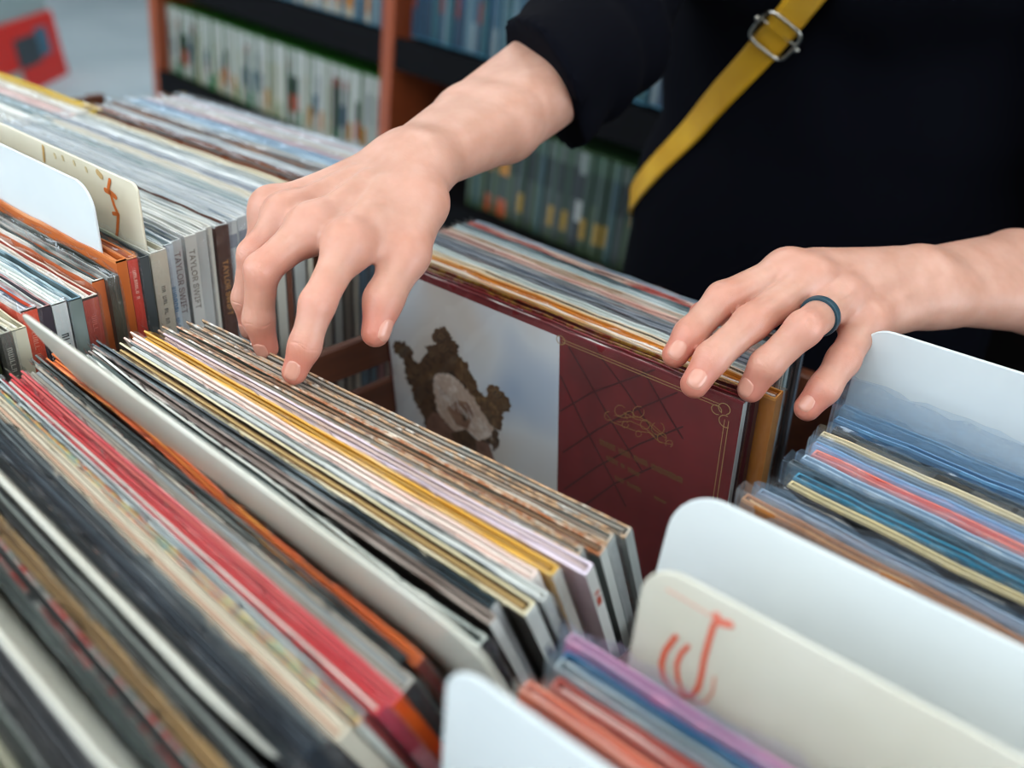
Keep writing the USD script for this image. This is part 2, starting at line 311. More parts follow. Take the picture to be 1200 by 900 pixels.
bin_a(.2405, .2465, .0046, ['a79c94', '5f4c44', 'c9c2ba'], ['23211f', '37322e'], ['c9ccca', 'dadcd9'], 'brown-grey edged record with a white worn end in the front bin', xr=-.172, inner='6e5c54')
bin_a(.231, .2405, .0052, ['aeb9b4', 'dfe3da', '596a68'], ['15171a', '202327'], ['101215', '1b1e22'], 'grey-green edged record with a bent black cover in the front bin', xr=-.167, inner='4a5a58', bow=.0022)
bin_a(.221, .2335, .0056, ['f1f0e6', 'b6beb8', 'dcd8c8'], ['3a1a14', '54261c'], ['e9e6dc', 'dcd8cc'], 'glossy white edged record with maroon cover just behind the leaning cream divider', xr=-.172, inner=['8e9a98', 'e4e4da'])
bin_a(.2045, .2235, .0052, ['e0702e', 'd8602a', 'f0b04a'], ['c4521e', 'd96a2a'], ['6f2016', '8a2a1c'], 'orange edged record with dark red spine in front of the leaning divider', xr=-.177, inner=['b54a1c', 'e08a3a'], bow=.0018)
bin_a(.1992, .218, .0042, ['3c4444', '22292b', '7d8680'], ['1c1f20', '2a2e2e'], ['17181a', '222426'], 'black edged record just in front of the orange one', xr=-.182, inner='39413f')
bin_a(.1915, .210, .0068, ['b5b7b2', 'a59a88', '9aa3a4'], ['9fa3a1', 'b1b4b0'], ['16181c', '24272c'], 'wide grey record with black spine and pale lettering, front bin', xr=-.171, inner=['8f8a80', '9aa2a4'], text=[('m', 5, .0045, .045, 'aeb4b8')])
bin_a(.1835, .2025, .0060, ['d8525a', 'c23a44', 'e69a90'], ['c43440', 'd2505a'], ['d8501c', 'c43a14', 'e0701e'], 'pink-red edged record with fiery orange spine in the front bin', xr=-.169, inner=['7a1c22', 'c86a60'])
bin_a(.1765, .197, .0058, ['cc2a34', 'b81e28', 'd8484c'], ['b41f2c', 'c22c38'], ['9c1f38', 'b02a44'], 'bright red edged record with crimson lettered spine in the front bin', xr=-.170, inner=['d8d4cc', 'c83a3e'], text=[('m', 4, .006, .04, 'c78c94')])
bin_a(.1705, .1915, .0030, ['8a2c30', 'c8d0d0', '7a9aa8'], ['7a2a2c', '94a4aa'], ['7a2a2c', '8a3a3a'], 'thin dark red and pale blue edged record beside the bright red one', xr=-.172, inner='9fb0b4')
bin_a(.1665, .1875, .0030, ['4a98a8', 'd8c878', 'c86a48', '7ab0a0'], ['6aa0a8', 'd0c488'], ['c8ccc0', 'd4d6ca'], 'multicoloured teal and yellow edged record in the front bin', xr=-.171, inner='dcd8c4', esc=(60, 60, 30))
bin_a(.1605, .182, .0066, ['d2c8b4', 'c4b8a0', 'dcd4c2'], ['c8beaa', 'd2c9b6'], ['b9b2a0', 'c8c2b2'], 'wide cream edged record near the camera in the front bin', xr=-.171, inner=['c9a890', 'd4ccb8'])
bin_a(.1535, .1755, .0050, ['4c565a', '2a3236', '7a868a'], ['1c2226', '2a3238'], ['14181c', '20262a'], 'charcoal crinkled record next to the wide cream one', xr=-.172, inner='38424a')
bin_a(.147, .169, .0062, ['2a3440', '1a222c', '5a6a78'], ['10161e', '1c2630'], ['10161e', '1c2630'], 'navy-black record next to the charcoal crinkled one', xr=-.173, inner='202a36')
bin_a(.140, .162, .0052, ['20262c', '12161a', '48545c'], ['0e1114', '1a1e22'], ['0e1114', '1a1e22'], 'black record just behind the second divider of the front bin', xr=-.172, inner='1a2024')
bin_a(.1285, .1505, .0056, ['343c3c', '16191a', '8a9490'], ['121415', '1e2122'], ['121415', '1e2122'], 'black speckled record just in front of the second divider of the front bin', xr=-.172, inner='262c2c')
bin_a(.1215, .1435, .0052, ['8a6c40', '9a7c4c', '6a5230'], ['7a5c34', '8e7042'], ['6e5430', '806440'], 'tan edged record near the camera at the left', xr=-.172, inner='6a5030')
bin_a(.1145, .1365, .0052, ['2c3233', '8a8f8a', 'a83a30', '1a1e1f'], ['16191a', '24282a'], ['16191a', '24282a'], 'black record with white and red flecked edge near the camera', xr=-.172, inner='2a3030', esc=(70, 60, 30))
bin_a(.1085, .1305, .0046, ['5e6a68', '3e4846', '7a8684'], ['2a3230', '3a4442'], ['2a3230', '3a4442'], 'grey-green record just behind the nearest visible divider', xr=-.172, inner='48524f')
bin_a(.090, .110, .0085, ['10161c', '1a222a', '0c1014'], ['0c1116', '161c22'], ['0c1116', '161c22'], 'thick blue-black record in the lower left corner', xr=-.172, inner='12181e')
bin_a(.081, .101, .0062, ['2c3430', '1c2220', '465048'], ['1a1f1d', '282e2b'], ['1a1f1d', '282e2b'], 'dark olive record in the lower left corner', xr=-.172, inner='262e2a')
bin_a(.0735, .0935, .0052, ['8a8a76', '76765f', '9a9a86'], ['6e6e5a', '80806a'], ['6e6e5a', '80806a'], 'dull tan-grey edged record in the lower left corner', xr=-.172, inner='70705c')
bin_a(.0665, .0865, .0052, ['141718', '0d0f10', '2a2f30'], ['0e1011', '1a1d1e'], ['0e1011', '1a1d1e'], 'black record beside the tan-grey one in the lower left corner', xr=-.172, inner='141718')
bin_a(.059, .079, .0060, ['b0aca0', '3a2a24', '8a3a2c', 'c8c4b8'], ['5a4a42', '8a8478'], ['5a4a42', '8a8478'], 'mottled white and brown edged record, nearest in the front bin', xr=-.172, inner='4a3a32', esc=(60, 60, 30))

# ---- bin B: the rear of the centre row
GB = 'records in the rear part of the centre bin'
def bin_b(yr, yl, t, edge, face, spine_col, label, **kw):   # the whole pack leans toward the camera
    xr = kw.pop('xr', -.186); return record(xr, yr, xr - .31, yl, t, kw.pop('lean', 11), edge, face, spine_col, label, group=GB, **kw)
alb, AW, AH, aby = bin_b(.4985, .4915, .0056, ['7a2028', '641a20', '8a3038'], ['6e1a1f', '7c2226', '5a1418'], ['b4b9b6', 'a6aca9'], 'maroon record with pale picture panel that the hands flick forward', xr=-.190, bow=0., crinkle=.0008, up=.003, inner=['d8d4cc', 'e4e0da'], sleeve=False)
ALB = dict(t=.0056, w=AW, h=AH, o=alb)
bin_b(.5085, .5035, .0058, ['7a1e22', '8a6a28', '641418', '6a4a1c'], ['3a1216', '4a181c'], ['2a1416', '3a1c1e'], 'maroon and gold edged record just behind the maroon album', xr=-.187, inner=['8a4a20', '5a1a1a'], esc=(90, 60, 30))
bin_b(.5225, .518, .0105, ['e0963a', 'd8b078', 'efe6d6'], ['b06a24', 'c07a2c'], ['b8762c', 'c98a3a', 'a0641e'], 'thick orange-tan record with a worn white corner', xr=-.179, inner=['c87a20', 'e8c890', 'e8e4dc'])
bin_b(.533, .529, .0048, ['f2eadc', 'd8c8a8', 'e8dcc4'], ['241f1c', '342c26'], ['1e1c1a', '2c2926'], 'cream and gold edged record behind the thick orange-tan one', inner='e4dccc', xr=-.190)
bin_b(.5405, .538, .0052, ['d4dedb', 'c0ceca', 'e4ebe8'], ['b4c0bc', 'c8d2ce'], ['a9b0ae', 'bcc2bf'], 'pale mint edged record in the rear centre bin', inner='c6d2ce', xr=-.194)
bin_b(.548, .5475, .0046, ['6a727e', '8a929c', '4a4e58', '7a5a58'], ['2a2c30', '3a3d42'], ['2a2c30', '3a3d42'], 'slate grey edged record behind the pale mint one', inner='9aa2ac', xr=-.202)
bin_b(.5545, .5555, .0044, ['9aa4b0', '5a6470', 'b8c0c8'], ['4a525c', '5a626c'], ['4a525c', '5a626c'], 'blue-grey record in the middle of the rear centre bin', inner='6a747e', xr=-.202)
bin_b(.562, .5635, .0050, ['b4bcbc', '8a9090', '6a6260', 'c8cccc'], ['7a8080', '8a9090'], ['7a8080', '8a9090'], 'light grey record with dark spots along its edge', inner='9aa0a0', xr=-.202)
bin_b(.571, .5725, .0056, ['f0dcd0', 'e0b8a8', 'c88878'], ['8a6458', '9a7468'], ['3a3230', '4a403c'], 'pale pink edged record in the rear centre bin', inner=['d8a898', 'a8604c'], xr=-.202)
bin_b(.580, .582, .0056, ['dcd8cc', 'a88868', 'e8e4da'], ['b4aca0', 'c4bcb0'], ['b4aca0', 'c4bcb0'], 'beige edged record behind the pale pink one', inner='c8b8a0', xr=-.202)
bin_b(.5885, .591, .0052, ['d0dcdc', 'b0c4c4', 'e8f0f0'], ['9ab0b0', 'aec0c0'], ['9ab0b0', 'aec0c0'], 'icy white edged record near the back of the centre bin', inner='bccccc', xr=-.202)
bin_b(.597, .600, .0046, ['26343a', '3a4a50', '8aa0a4'], ['1a2428', '2a363a'], ['1a2428', '2a363a'], 'dark teal edged record near the back of the centre bin', inner='2a3a40', xr=-.202)
bin_b(.605, .6085, .0052, ['c8503e', 'e8d0bc', 'b03a30', 'd8a090'], ['3a2a28', '4a3632'], ['26201f', '342c2a'], 'red and cream edged record at the back of the centre bin', inner=['d8c4b4', '8a3028'], xr=-.202)
bin_b(.6125, .617, .0042, ['9ab0bc', '6a7c8a', 'c4d0d6'], ['5a6c78', '6a7c88'], ['5a6c78', '6a7c88'], 'pale blue record in crumpled clear film, rearmost of the centre bin', inner='7a8c98', up=.007, crinkle=.0009, xr=-.202)

# ---- bin C: the left row, spines to the right
GC, ZC, KC = 'records with visible spines in the left bin', .972, .877
def bin_c(yr, xr, t, edge, face, spine_col, label, **kw):
    xr = xr * KC - .002; yr = yr * KC; yl = kw.pop('yl', None)
    if yl is None: yl = yr - max(0., (yr - .30)) * .10
    return record(xr, yr, xr - .315, yl, t, kw.pop('lean', 4), edge, face, spine_col, label, zt=kw.pop('zt', ZC), group=kw.pop('group', GC), wid=.315, **kw)
GCB = 'records at the back of the left bin'
wh = ['dfe3e2', 'c6cfd2', 'eef0ee']
for i, (y, e, f, lab) in enumerate([
    (.700, ['c4ccd0', 'a8b2b8', 'dde2e4'], 'a8b2b8', 'pale grey edged record at the very back of the left bin'),
    (.687, ['d4ced0', 'b8a8ac', 'e4dede'], 'b4a8aa', 'greyish pink edged record second from the back of the left bin'),
    (.675, ['d0d4d2', 'b4bab8', 'e0e4e2'], 'b0b6b4', 'silver edged record third from the back of the left bin'),
    (.663, ['d2c4b4', 'c0b4a8', 'b0b8bc'], 'b0a494', 'beige edged record fourth from the back of the left bin'),
    (.652, ['c89a9a', 'b0b8c4', 'd8b4b0'], 'b08a8a', 'dusty pink flecked record near the back of the left bin'),
    (.640, ['8aa8bc', '7898b0', 'a8c0d0'], '7896ac', 'light blue edged record near the back of the left bin'),
    (.629, ['86a4b8', 'b0c8d4', '6a8aa0'], '6c8aa0', 'sky blue edged record in shiny film near the back of the left bin'),
    (.617, ['dcd8cc', '8a9aa4', 'e8e6de'], 'a8a8a0', 'cream and blue-grey edged record toward the back of the left bin'),
    (.605, ['c8c0b0', '5a4a48', 'b88a68'], '5a5450', 'tan and black flecked record toward the back of the left bin')]):
    bin_c(y, -.665, .0072, e, [f, f], [f, e[0]], lab, group=GCB, inner=e[1], up=.005)
bin_c(.588, -.660, .0095, ['b9c0c4', 'a8b0b4', 'd2d6d6'], ['9aa2a6', 'b0b6b8'], ['c6c8c4', 'b4b8b6', 'd6d6d0'], 'thick white spined record partly behind the left hand', inner=['c0c6c8', 'd8dcdc'])
bin_c(.571, -.657, .0100, ['8a4a26', '2e3338', '6e3c20'], ['7a4020', '8a4a28'], ['c8c2b4', 'b8b2a4'], 'thick brown and black edged record in the left bin', inner=['9a5a30', '5a3018', '2a3034'], esc=(8, 30, 8))
bin_c(.548, -.652, .0070, ['dcd4bc', 'cdc5ab', 'e6e0cc'], ['c8c0a8', 'd6cfb8'], ['cdc8b4', 'd8d3c0'], 'cream edged record in front of the brown and black one', inner='d2cab2')
bin_c(.537, -.649, .0062, ['c8cdc8', '9aa6a8', 'dadcd6'], ['b4b8b0', 'c0c4bc'], ['c4c6be', 'd0d2ca'], 'light grey record with cream spine beside the cream edged one', inner='bcb8a8')
bin_c(.525, -.643, .0068, wh, ['b8bcb8', 'c8ccc8'], ['b4b8b2', 'c4c8c2'], 'pale grey spined record right of the narrow brown spine', inner='c0c4c2')
bin_c(.511, -.636, .0060, ['c8ccd0', '8a94a0', 'dcdee0'], ['8a94a0', '9aa4ae'], ['6e3a22', '7e4628'], 'narrow brown spined record in the left bin', inner='8090a0')
bin_c(.499, -.633, .0090, ['dad4c4', 'c8c4b8', 'e4e0d4'], ['c8c4b4', 'd4d0c2'], ['c0beb2', 'cccabe'], 'wide beige spined record left of the narrow brown spine', inner='cfcabc')
bin_c(.4855, -.632, .0075, ['b8c4c4', '8aa0a4', 'd4dad8'], ['b0b8b8', 'c0c8c6'], ['b8bcb8', 'c6c9c4'], 'grey spined record with tiny teal mark low on its spine', inner='90a4a8', text=[('m', 2, .0034, .05, '7a9a9c')])
for k, (y, x) in enumerate([(.4715, -.629), (.4585, -.6245), (.4455, -.620)]):
    bin_c(y, x, .0085, [['d8dcdc', 'a8b2b8', 'e6e8e6'], ['e2e4e0', 'b8c0c4', 'ccd2d2'], ['d4dadc', '7a8a98', 'e4e6e6']][k], ['b4bcc0', 'c6ccce'], ['b9bdbc', 'c6c9c7'],
          ['light grey spine with small dark square label, rightmost of three', 'light grey spine with small dark square label, middle of three', 'light grey spine with small dark square label beside a brown spine'][k], inner=['c4cacc', '9aa8b0'],
          text=[('b', .010, 0, .010 , '8a8f98')])
bin_c(.4325, -.616, .0108, ['d8dcd8', '9aaab0', 'e6e8e2'], ['4a261a', '5a3020'], ['43221a', '54301f'], 'dark brown spine with golden lettering in the left bin', inner=['c0c8c8', '6a7e88'], text=[('t', 'TAYLOR SWIFT', .0042, .026, 'c08848')])
bin_c(.4215, -.616, .0045, ['e4e4dc', 'ccd0cc', 'eeeee8'], ['c4c4b8', 'd0d0c6'], ['c6c4b6', 'd2d0c4'], 'thin cream spined record left of the dark brown spine', inner='d8d8d0')
bin_c(.4125, -.614, .0085, ['e0e2dc', 'c2cac8', 'eef0ea'], ['b8bcb6', 'c6cac4'], ['bcbeb8', 'c8cac4'], 'plain pale grey spine between the lettered white one and the thin cream one', inner='d0d4d0')
bin_c(.4005, -.610, .0088, ['e8e8e2', 'b8c0c2', 'f4f4f0'], ['bcc0bc', 'cacdc8'], ['c0c1bc', 'cccdc7'], 'pale spine with upright grey capitals, right of the dark gap', inner='ccd2d2', text=[('t', 'TAYLOR SWIFT', .0043, .010, '8f8a80')])
bin_c(.3855, -.606, .0080, ['dde2e2', '6a7c88', 'eceeec'], ['b4b8b8', 'c4c8c6'], ['b8bbb8', 'c5c8c4'], 'pale spine with brownish grey capitals, left of the dark gap', inner=['4a5a66', 'c8d0d0'], text=[('t', 'TAYLOR SWIFT', .0044, .008, '8a7a78')])
bin_c(.3755, -.601, .0075, ['d0dadc', '5a7a8c', 'e8ecec'], ['a8b4bc', 'b8c4ca'], ['b4c0c8', 'c0ccd2'], 'pale blue-grey spine with blue lettering in the left bin', inner=['3a5a70', 'b8c8cc'], text=[('m', 11, .0032, .030, '5a8cae')])
bin_c(.362, -.593, .0118, ['dcdcd4', 'a8b09a', 'ecece6'], ['b4ae98', 'c2bca8'], ['b8b19c', 'c6bfaa'], 'wide beige spine with small grey handwriting in the left bin', inner=['8a9478', 'd2d4cc'], text=[('m', 9, .0026, .024, '7a766c')])
bin_c(.3485, -.589, .0065, ['4a5254', '2a3032', '6a7272'], ['2a3032', '3a4042'], ['3a4244', '485052'], 'charcoal spined record left of the wide beige spine', inner='343a3c')
bin_c(.3405, -.591, .0068, ['d88a50', 'c8682c', 'e8b088'], ['b4561f', 'c26428'], ['c22a1a', 'd03a22', 'b02216'], 'red spined record with white lettered block low on the spine', inner='c87a44', text=[('b', .07, 0, .055, 'd2c8b4'), ('m', 5, .004, .060, '5a5048'), ('m', 6, .0022, .008, 'e6b4a0')])
bin_c(.332, -.591, .0070, ['d2844a', 'b85e2a', 'e0a070'], ['a8531f', 'b45e28'], ['b0561f', 'bc642c'], 'plain burnt orange spine left of the red lettered one', inner='b4602c', h=.300)
bin_c(.3235, -.589, .0072, ['8a9290', '2a3230', 'b4bab4'], ['1c201c', '2a2e28'], ['24281f', '4a4630', '14181a'], 'black and olive spined record among the orange ones', inner='3a403c', zt=ZC - .008, h=.298)
bin_c(.3155, -.594, .0078, ['e6e2da', '5a625e', 'd8d0c8'], ['a8502a', 'b85e34'], ['b4562a', 'c26836', 'a84e26'], 'terracotta orange spine right of the brick red one', inner=['3a4444', 'd8d8d0'], zt=ZC - .010, h=.296)
bin_c(.303, -.584, .0098, ['e4dcd0', 'c8b8a4', 'eee8de'], ['8a2a1c', '9a3424'], ['92301f', '9e3a28'], 'brick red spine with a round cream emblem', inner='d8d0c4', zt=ZC - .016, h=.292, text=[('o', 0, .0040, .042, 'd8c4b0'), ('m', 3, .0030, .012, 'c46a58')])
bin_c(.2915, -.583, .0085, ['7a98a4', '5a7a88', 'a4bcc4'], ['5a6e74', '7a8a8c', '3a4a4c'], ['5a6a6a', '8a9894', '3a4a46'], 'blue-grey patterned record left of the brick red one', inner='6a8a98', zt=ZC - .014, h=.292)
bin_c(.281, -.583, .0088, ['dfe2da', 'b8c4c4', 'ecece4'], ['b8beb8', 'c8ccc6'], ['b4bab6', 'c2c7c2'], 'light grey-green spine with a column of dark capitals', inner='d2d8d2', zt=ZC - .014, h=.292, text=[('m', 12, .0042, .020, '4f5654')])
bin_c(.2705, -.583, .0075, ['d8dcd8', '8a3a38', 'c4ccc8'], ['2a2428', '38303a'], ['2c262c', '3a323a'], 'dark plum spine with pale lettering, left bin', inner='c0c8c4', zt=ZC - .014, h=.292, text=[('m', 10, .0030, .016, 'aaa6a8')])
bin_c(.261, -.584, .0092, ['dfd6cc', '6a7480', 'ece4da'], ['c23a1c', 'd0482a'], ['cc3c1c', 'd84826'], 'vivid orange-red spine with faint lettering at the left', inner=['c8ccd0', '4a5666'], zt=ZC - .014, h=.292, text=[('m', 8, .0028, .014, 'e08a70')])
bin_c(.2495, -.575, .0080, ['dcd6bc', 'cac4a8', 'e8e4d0'], ['b8b49c', 'c6c2aa'], ['b4b09a', 'c2bea8'], 'cream spined record left of the vivid orange-red one', inner='d0ccb4', zt=ZC - .020, h=.286)
bin_c(.2405, -.575, .0062, ['d8d8c8', 'a8a894', 'e4e4d8'], ['3a3a34', '4a4a42'], ['48463f', '57554c'], 'dark grey spine with small pale lettering, left bin', inner='b8b8a8', zt=ZC - .020, h=.286, text=[('m', 9, .0028, .010, 'a8a698')])
bin_c(.229, -.580, .0100, ['2c3428', '5a6a5c', '3a3a28'], ['1c241c', '3a4424', '141a16'], ['1a201a', '3c4424', '10140f'], 'black and green patterned record in crinkled film at the left', inner='2a322c', zt=ZC - .016, h=.288)
bin_c(.217, -.578, .0085, ['a8b8b8', '6a8a94', 'ccd6d4'], ['30383a', '424c4e'], ['2c3432', '3c4644'], 'grey-blue edged record with dark spine near the left edge', inner='6a8088', zt=ZC - .016, h=.288)
bin_c(.206, -.577, .0085, ['c8ccc4', '8a9490', 'dcdedc'], ['1c2022', '2a2e30'], ['15181b', '22262a'], 'pale edged record with black spine near the left edge', inner='a8b0ac', zt=ZC - .018, h=.286)
bin_c(.195, -.575, .0080, ['b8a8ac', '5a5a60', 'd0b8bc'], ['1a1c20', '26282e'], ['121418', '1c1e24'], 'pink-grey edged record with plain black spine at the left edge', inner='8a8088', zt=ZC - .020, h=.286)
bin_c(.182, -.574, .0090, ['8a949a', '3a3a40', 'a8b0b4'], ['16161a', '222026'], ['15121a', '2a2030'], 'black spine with a column of yellow lettering at the left edge', inner='5a6068', zt=ZC - .034, h=.27, text=[('m', 10, .0058, .040, 'b88a2c'), ('b', .012, 0, .004, 'c2401f')])
for k, (y, e) in enumerate([(.170, ['7a8a90', '2a3034', 'b0bcc0']), (.158, ['c8c4b8', '4a4a44', 'dcd8d0']), (.146, ['4a545c', '20262c', '8a949c'])]):
    bin_c(y, -.574, .0085, e, ['15171a', '24262a'], ['15171a', '24262a'], ['dull blue edged record just beyond the left edge of view', 'cream edged record beyond the left edge of view', 'dark slate record beyond the left edge of view'][k], inner=e[1], zt=ZC - .03, h=.275)

# ---- bin E: the farthest left row
GE = 'records in the far left bin'
for k, (x, y, e, lab) in enumerate([
    (-.873, .478, ['c8a83a', 'd4b84a', 'b8942a'], 'yellow edged record at the back of the far left bin'),
    (-.868, .462, ['d8d4c8', 'c8c4b8', 'e4e0d6'], 'cream edged record in front of the yellow one, far left bin'),
    (-.862, .446, ['d4bcb8', 'c4a8a4', 'e0ccc8'], 'pale pink edged record in the far left bin'),
    (-.857, .430, ['8aa0a4', '7a9094', 'a8b8bc'], 'grey-teal edged record in the far left bin'),
    (-.853, .414, ['d8dad4', 'c4c8c4', 'e8e8e4'], 'white edged record in the far left bin'),
    (-.850, .398, ['c8c8c0', 'b0b4b0', 'd8d8d2'], 'light grey edged record, nearest visible in the far left bin')]):
    record(x, y, x - .315, y - .012, .010, 4, e, [e[1], e[0]], [e[0], e[1]], lab, zt=ZC, group=GE, wid=.315, inner=e[2])

# ---- bin D: the right row, open clear sleeves to the left
GD = 'records in clear sleeves in the right bin'
def bin_d(yl, yr, t, edge, face, label, **kw):
    kw.setdefault('esc', (4, 60, 30)); kw['crinkle'] = .0013 if kw.get('crinkle') else .0009
    if yl < .3: yr = yl + .0005
    xl = kw.pop('xl', -.138); return record(xl + .315, yl + (yr - yl) * 2.4, xl, yl, t, kw.pop('lean', 6), edge, face, [edge[0], edge[1]], label, side=-1, group=GD, wid=.315, bow=.00015, **kw)
BL = lambda b: film('a4c4dc', b, .06, 70., .16 if b == .13 else .09)
bin_d(.5500, .5465, .0050, ['8ab0c8', '5a86a8', 'a8c8d8'], ['6a94b4', '7aa4c0', '4f7ea4'], 'tall blue record in a clear sleeve standing well above its neighbours', zt=.936, up=.022, xl=-.148, filmmat=BL(.13), crinkle=.0009)
bin_d(.5330, .5290, .0052, ['3a6a94', '6a9ac0', '24486c'], ['2c5a86', '3a6a94'], 'deep blue record in a clear sleeve, second from the rear right divider', zt=.936, up=.011, xl=-.145, filmmat=BL(.13), crinkle=.0009)
bin_d(.5100, .5060, .0050, ['1c2a38', '0f1a26', '8a98a4'], ['121c28', '1c2834'], 'blue-black record with crinkled film edge in the right bin', filmmat=BL(.08), crinkle=.0010)
bin_d(.4990, .4935, .0046, ['d8ccaa', 'cabd98', 'e4dcc4'], ['c8bc98', 'd4c8a8'], 'cream edged record behind the pale blue pair in the right bin', xl=-.141)
bin_d(.4910, .4855, .0042, ['8a949a', '6a747a', 'aab2b6'], ['7a848a', '8a949a'], 'grey edged record behind the red one in the right bin', xl=-.140)
bin_d(.4835, .4775, .0045, ['8ab0d0', '6a94bc', 'a8c4dc'], ['7aa0c4', '8ab0d0'], 'light blue record directly behind the red one', filmmat=BL(.12), xl=-.139)
bin_d(.4735, .4665, .0062, ['d0483e', 'd87a6a', 'c23a32'], ['c8443c', 'd4564a'], 'bright red edged record in the right bin', xl=-.135, esc=(36, 60, 30), filmmat=film('ffffff', .10))
bin_d(.4635, .4550, .0050, ['8aa4bc', 'a8bccc', '6a86a0'], ['7a94ac', '8aa4bc'], 'pale slate blue record directly in front of the red one', filmmat=BL(.12), xl=-.137)
bin_d(.4535, .4450, .0048, ['5a666c', '2a3236', '9aa4a8'], ['2a3236', '3a4246'], 'dark grey record with crinkled corner in the right bin', filmmat=BL(.10), xl=-.140, crinkle=.0009)
bin_d(.4430, .4340, .0056, ['2a7a9a', '3a8aa8', '16384a'], ['1c4a60', '2a5a70'], 'teal blue edged record in the right bin', xl=-.132, esc=(20, 60, 30), filmmat=BL(.06))
bin_d(.4330, .4235, .0046, ['d8ca9c', 'ccbc8c', 'e4d8b0'], ['14161a', '1e2024'], 'pale yellow edged record with black cover in the right bin', xl=-.131)
bin_d(.4240, .4145, .0060, ['12151a', '0c0e12', '2a3038'], ['0e1014', '181b20'], 'black record in front of the pale yellow edged one', xl=-.136)
bin_d(.4140, .4040, .0050, ['6a8090', '8a9cb0', '6a5a6a'], ['5a6c7c', '6a7c8c'], 'misty blue-grey record in the right bin', filmmat=BL(.18), xl=-.139)
bin_d(.4030, .3930, .0056, ['8a5a34', 'a86a34', 'c8a878'], ['6a4428', '7a5030', '8a5c38'], 'brown and orange record just behind the tall white divider', xl=-.142, up=.006, filmmat=film('e0e4e8', .12))
GDN = dict(lean=3)
bin_d(.2570, .2500, .0048, ['c07aa8', 'd8a0c0', '6a6a8a'], ['b46a9c', 'c47aac'], 'pink and purple record in clear film against the red-marked divider', zt=.938, up=.007, xl=-.146, filmmat=BL(.14), crinkle=.0009, **GDN)
bin_d(.2485, .2405, .0062, ['2a6a94', '1f5a84', '4a8ab0'], ['1f5a84', '2a6a94'], 'strong blue record between the pink one and the grey one', zt=.936, xl=-.142, filmmat=BL(.10), **GDN)
bin_d(.2400, .2315, .0052, ['7a8a90', '9aa8ac', '5a686e'], ['5a686e', '6a787e'], 'grey record in front of the strong blue one', filmmat=BL(.12), xl=-.139, **GDN)
bin_d(.2315, .2225, .0058, ['b05044', 'a8463a', 'd8c0b8'], ['a0443a', 'b05044'], 'brick red edged record in the near right bin', xl=-.134, **GDN)
bin_d(.2220, .2125, .0058, ['e08a70', 'd87a60', 'e8d8d0'], ['c8563c', 'd4684c', 'b84a34'], 'salmon orange record with exposed cover corner in the near right bin', xl=-.141, **GDN)
bin_d(.2115, .2020, .0050, ['4a5a5a', '6a7a78', '2a3434'], ['3a4848', '4a5858'], 'dark grey-green record in front of the salmon one', xl=-.132, zt=.935, filmmat=BL(.06), **GDN)
bin_d(.2040, .1945, .0046, ['3a4a4c', '5a6a6c', '1f292b'], ['2c383a', '3a484a'], 'dark slate record second from the nearest divider', xl=-.130, zt=.935, filmmat=BL(.06), **GDN)
bin_d(.1965, .1870, .0050, ['d8d4c0', 'ccc8b4', 'e4e0d0'], ['c8c4b0', 'd4d0bc'], 'cream edged record against the nearest divider on the right', xl=-.130, zt=.933, **GDN)

# ---------------------------------------------------------------- divider cards
def rounded(w, h, r, n=8):
    p = [(-w / 2, 0), (w / 2, 0)]
    for k in range(n + 1): a = math.pi / 2 * k / n; p.append((w / 2 - r + r * math.cos(a), h - r + r * math.sin(a)))
    for k in range(n + 1): a = math.pi / 2 * (1 + k / n); p.append((-w / 2 + r + r * math.cos(a), h - r + r * math.sin(a)))
    return p
def plastic_card(name, a, b, scuff):
    return mat(name, {'t': ('texture_coordinate', {}), 'n': ('noise_texture', {'scale': 9., 'detail': 4.}), 'r': ('rgb_ramp', {'ramp': [(.35, lin(a)), (.7, lin(b))]}),
                      'n2': ('noise_texture', {'scale': 26., 'detail': 8., 'roughness': .75}), 'r2': ('rgb_ramp', {'ramp': [(.69, (0, 0, 0)), (.76, (scuff,) * 3)]}),
                      'x': ('mix', {'color2': lin('8a9298')}), 'p': ('principled_bsdf', {'roughness': .28, 'specular_ior_level': .5, 'subsurface_weight': .0})},
               [('t.object', 'n.vector'), ('t.object', 'n2.vector'), ('n.fac', 'r.fac'), ('n2.fac', 'r2.fac'), ('r2.color', 'x.fac'), ('r.color', 'x.color1'), ('x.color', 'p.base_color')])
WHITE = plastic_card('white_card', 'c8d0d3', 'd3dadb', .5); CREAM = plastic_card('cream_card', 'cfc8b0', 'ddd8c6', .3); AGED = plastic_card('aged_card', 'c6c4b4', 'd0d1c8', .5)
def divider(x, y, zt, yaw, lean, m, label, h=.345, w=.318, side=-1, th=.0016, r=.016):
    cx = x + (w / 2 if side < 0 else -w / 2) * math.cos(yaw); cy = y + (w / 2 if side < 0 else -w / 2) * math.sin(yaw); a = math.radians(lean)
    d = np.array([math.sin(yaw) * math.sin(a), -math.cos(yaw) * math.sin(a), math.cos(a)]) * h
    o = thing('divider_card', label, 'divider card', np.array([cx, cy, zt]) - d, math.degrees(yaw), lean, 'plastic divider cards')
    g = trimesh.creation.extrude_polygon(Polygon(rounded(w, h, r)), th, engine='earcut')
    V = g.vertices; g = trimesh.Trimesh(np.c_[V[:, 0], th / 2 - V[:, 2], V[:, 1]], g.faces, process=False)
    obj('card', g, m, o)
    # raised rim, as on moulded cards
    ro = np.array(rounded(w, h, r)[1:] + [(-w / 2, 0)]); rim = tube(np.c_[ro[:, 0], np.zeros(len(ro)), ro[:, 1]], th * .62, 6); obj('rim', rim, m, o, smooth=True)
    return o, h, w, th
divider(-.152, .567, .985, .075, 6, WHITE, 'scuffed white divider card at the rear of the right bin, by the wrist', h=.345)
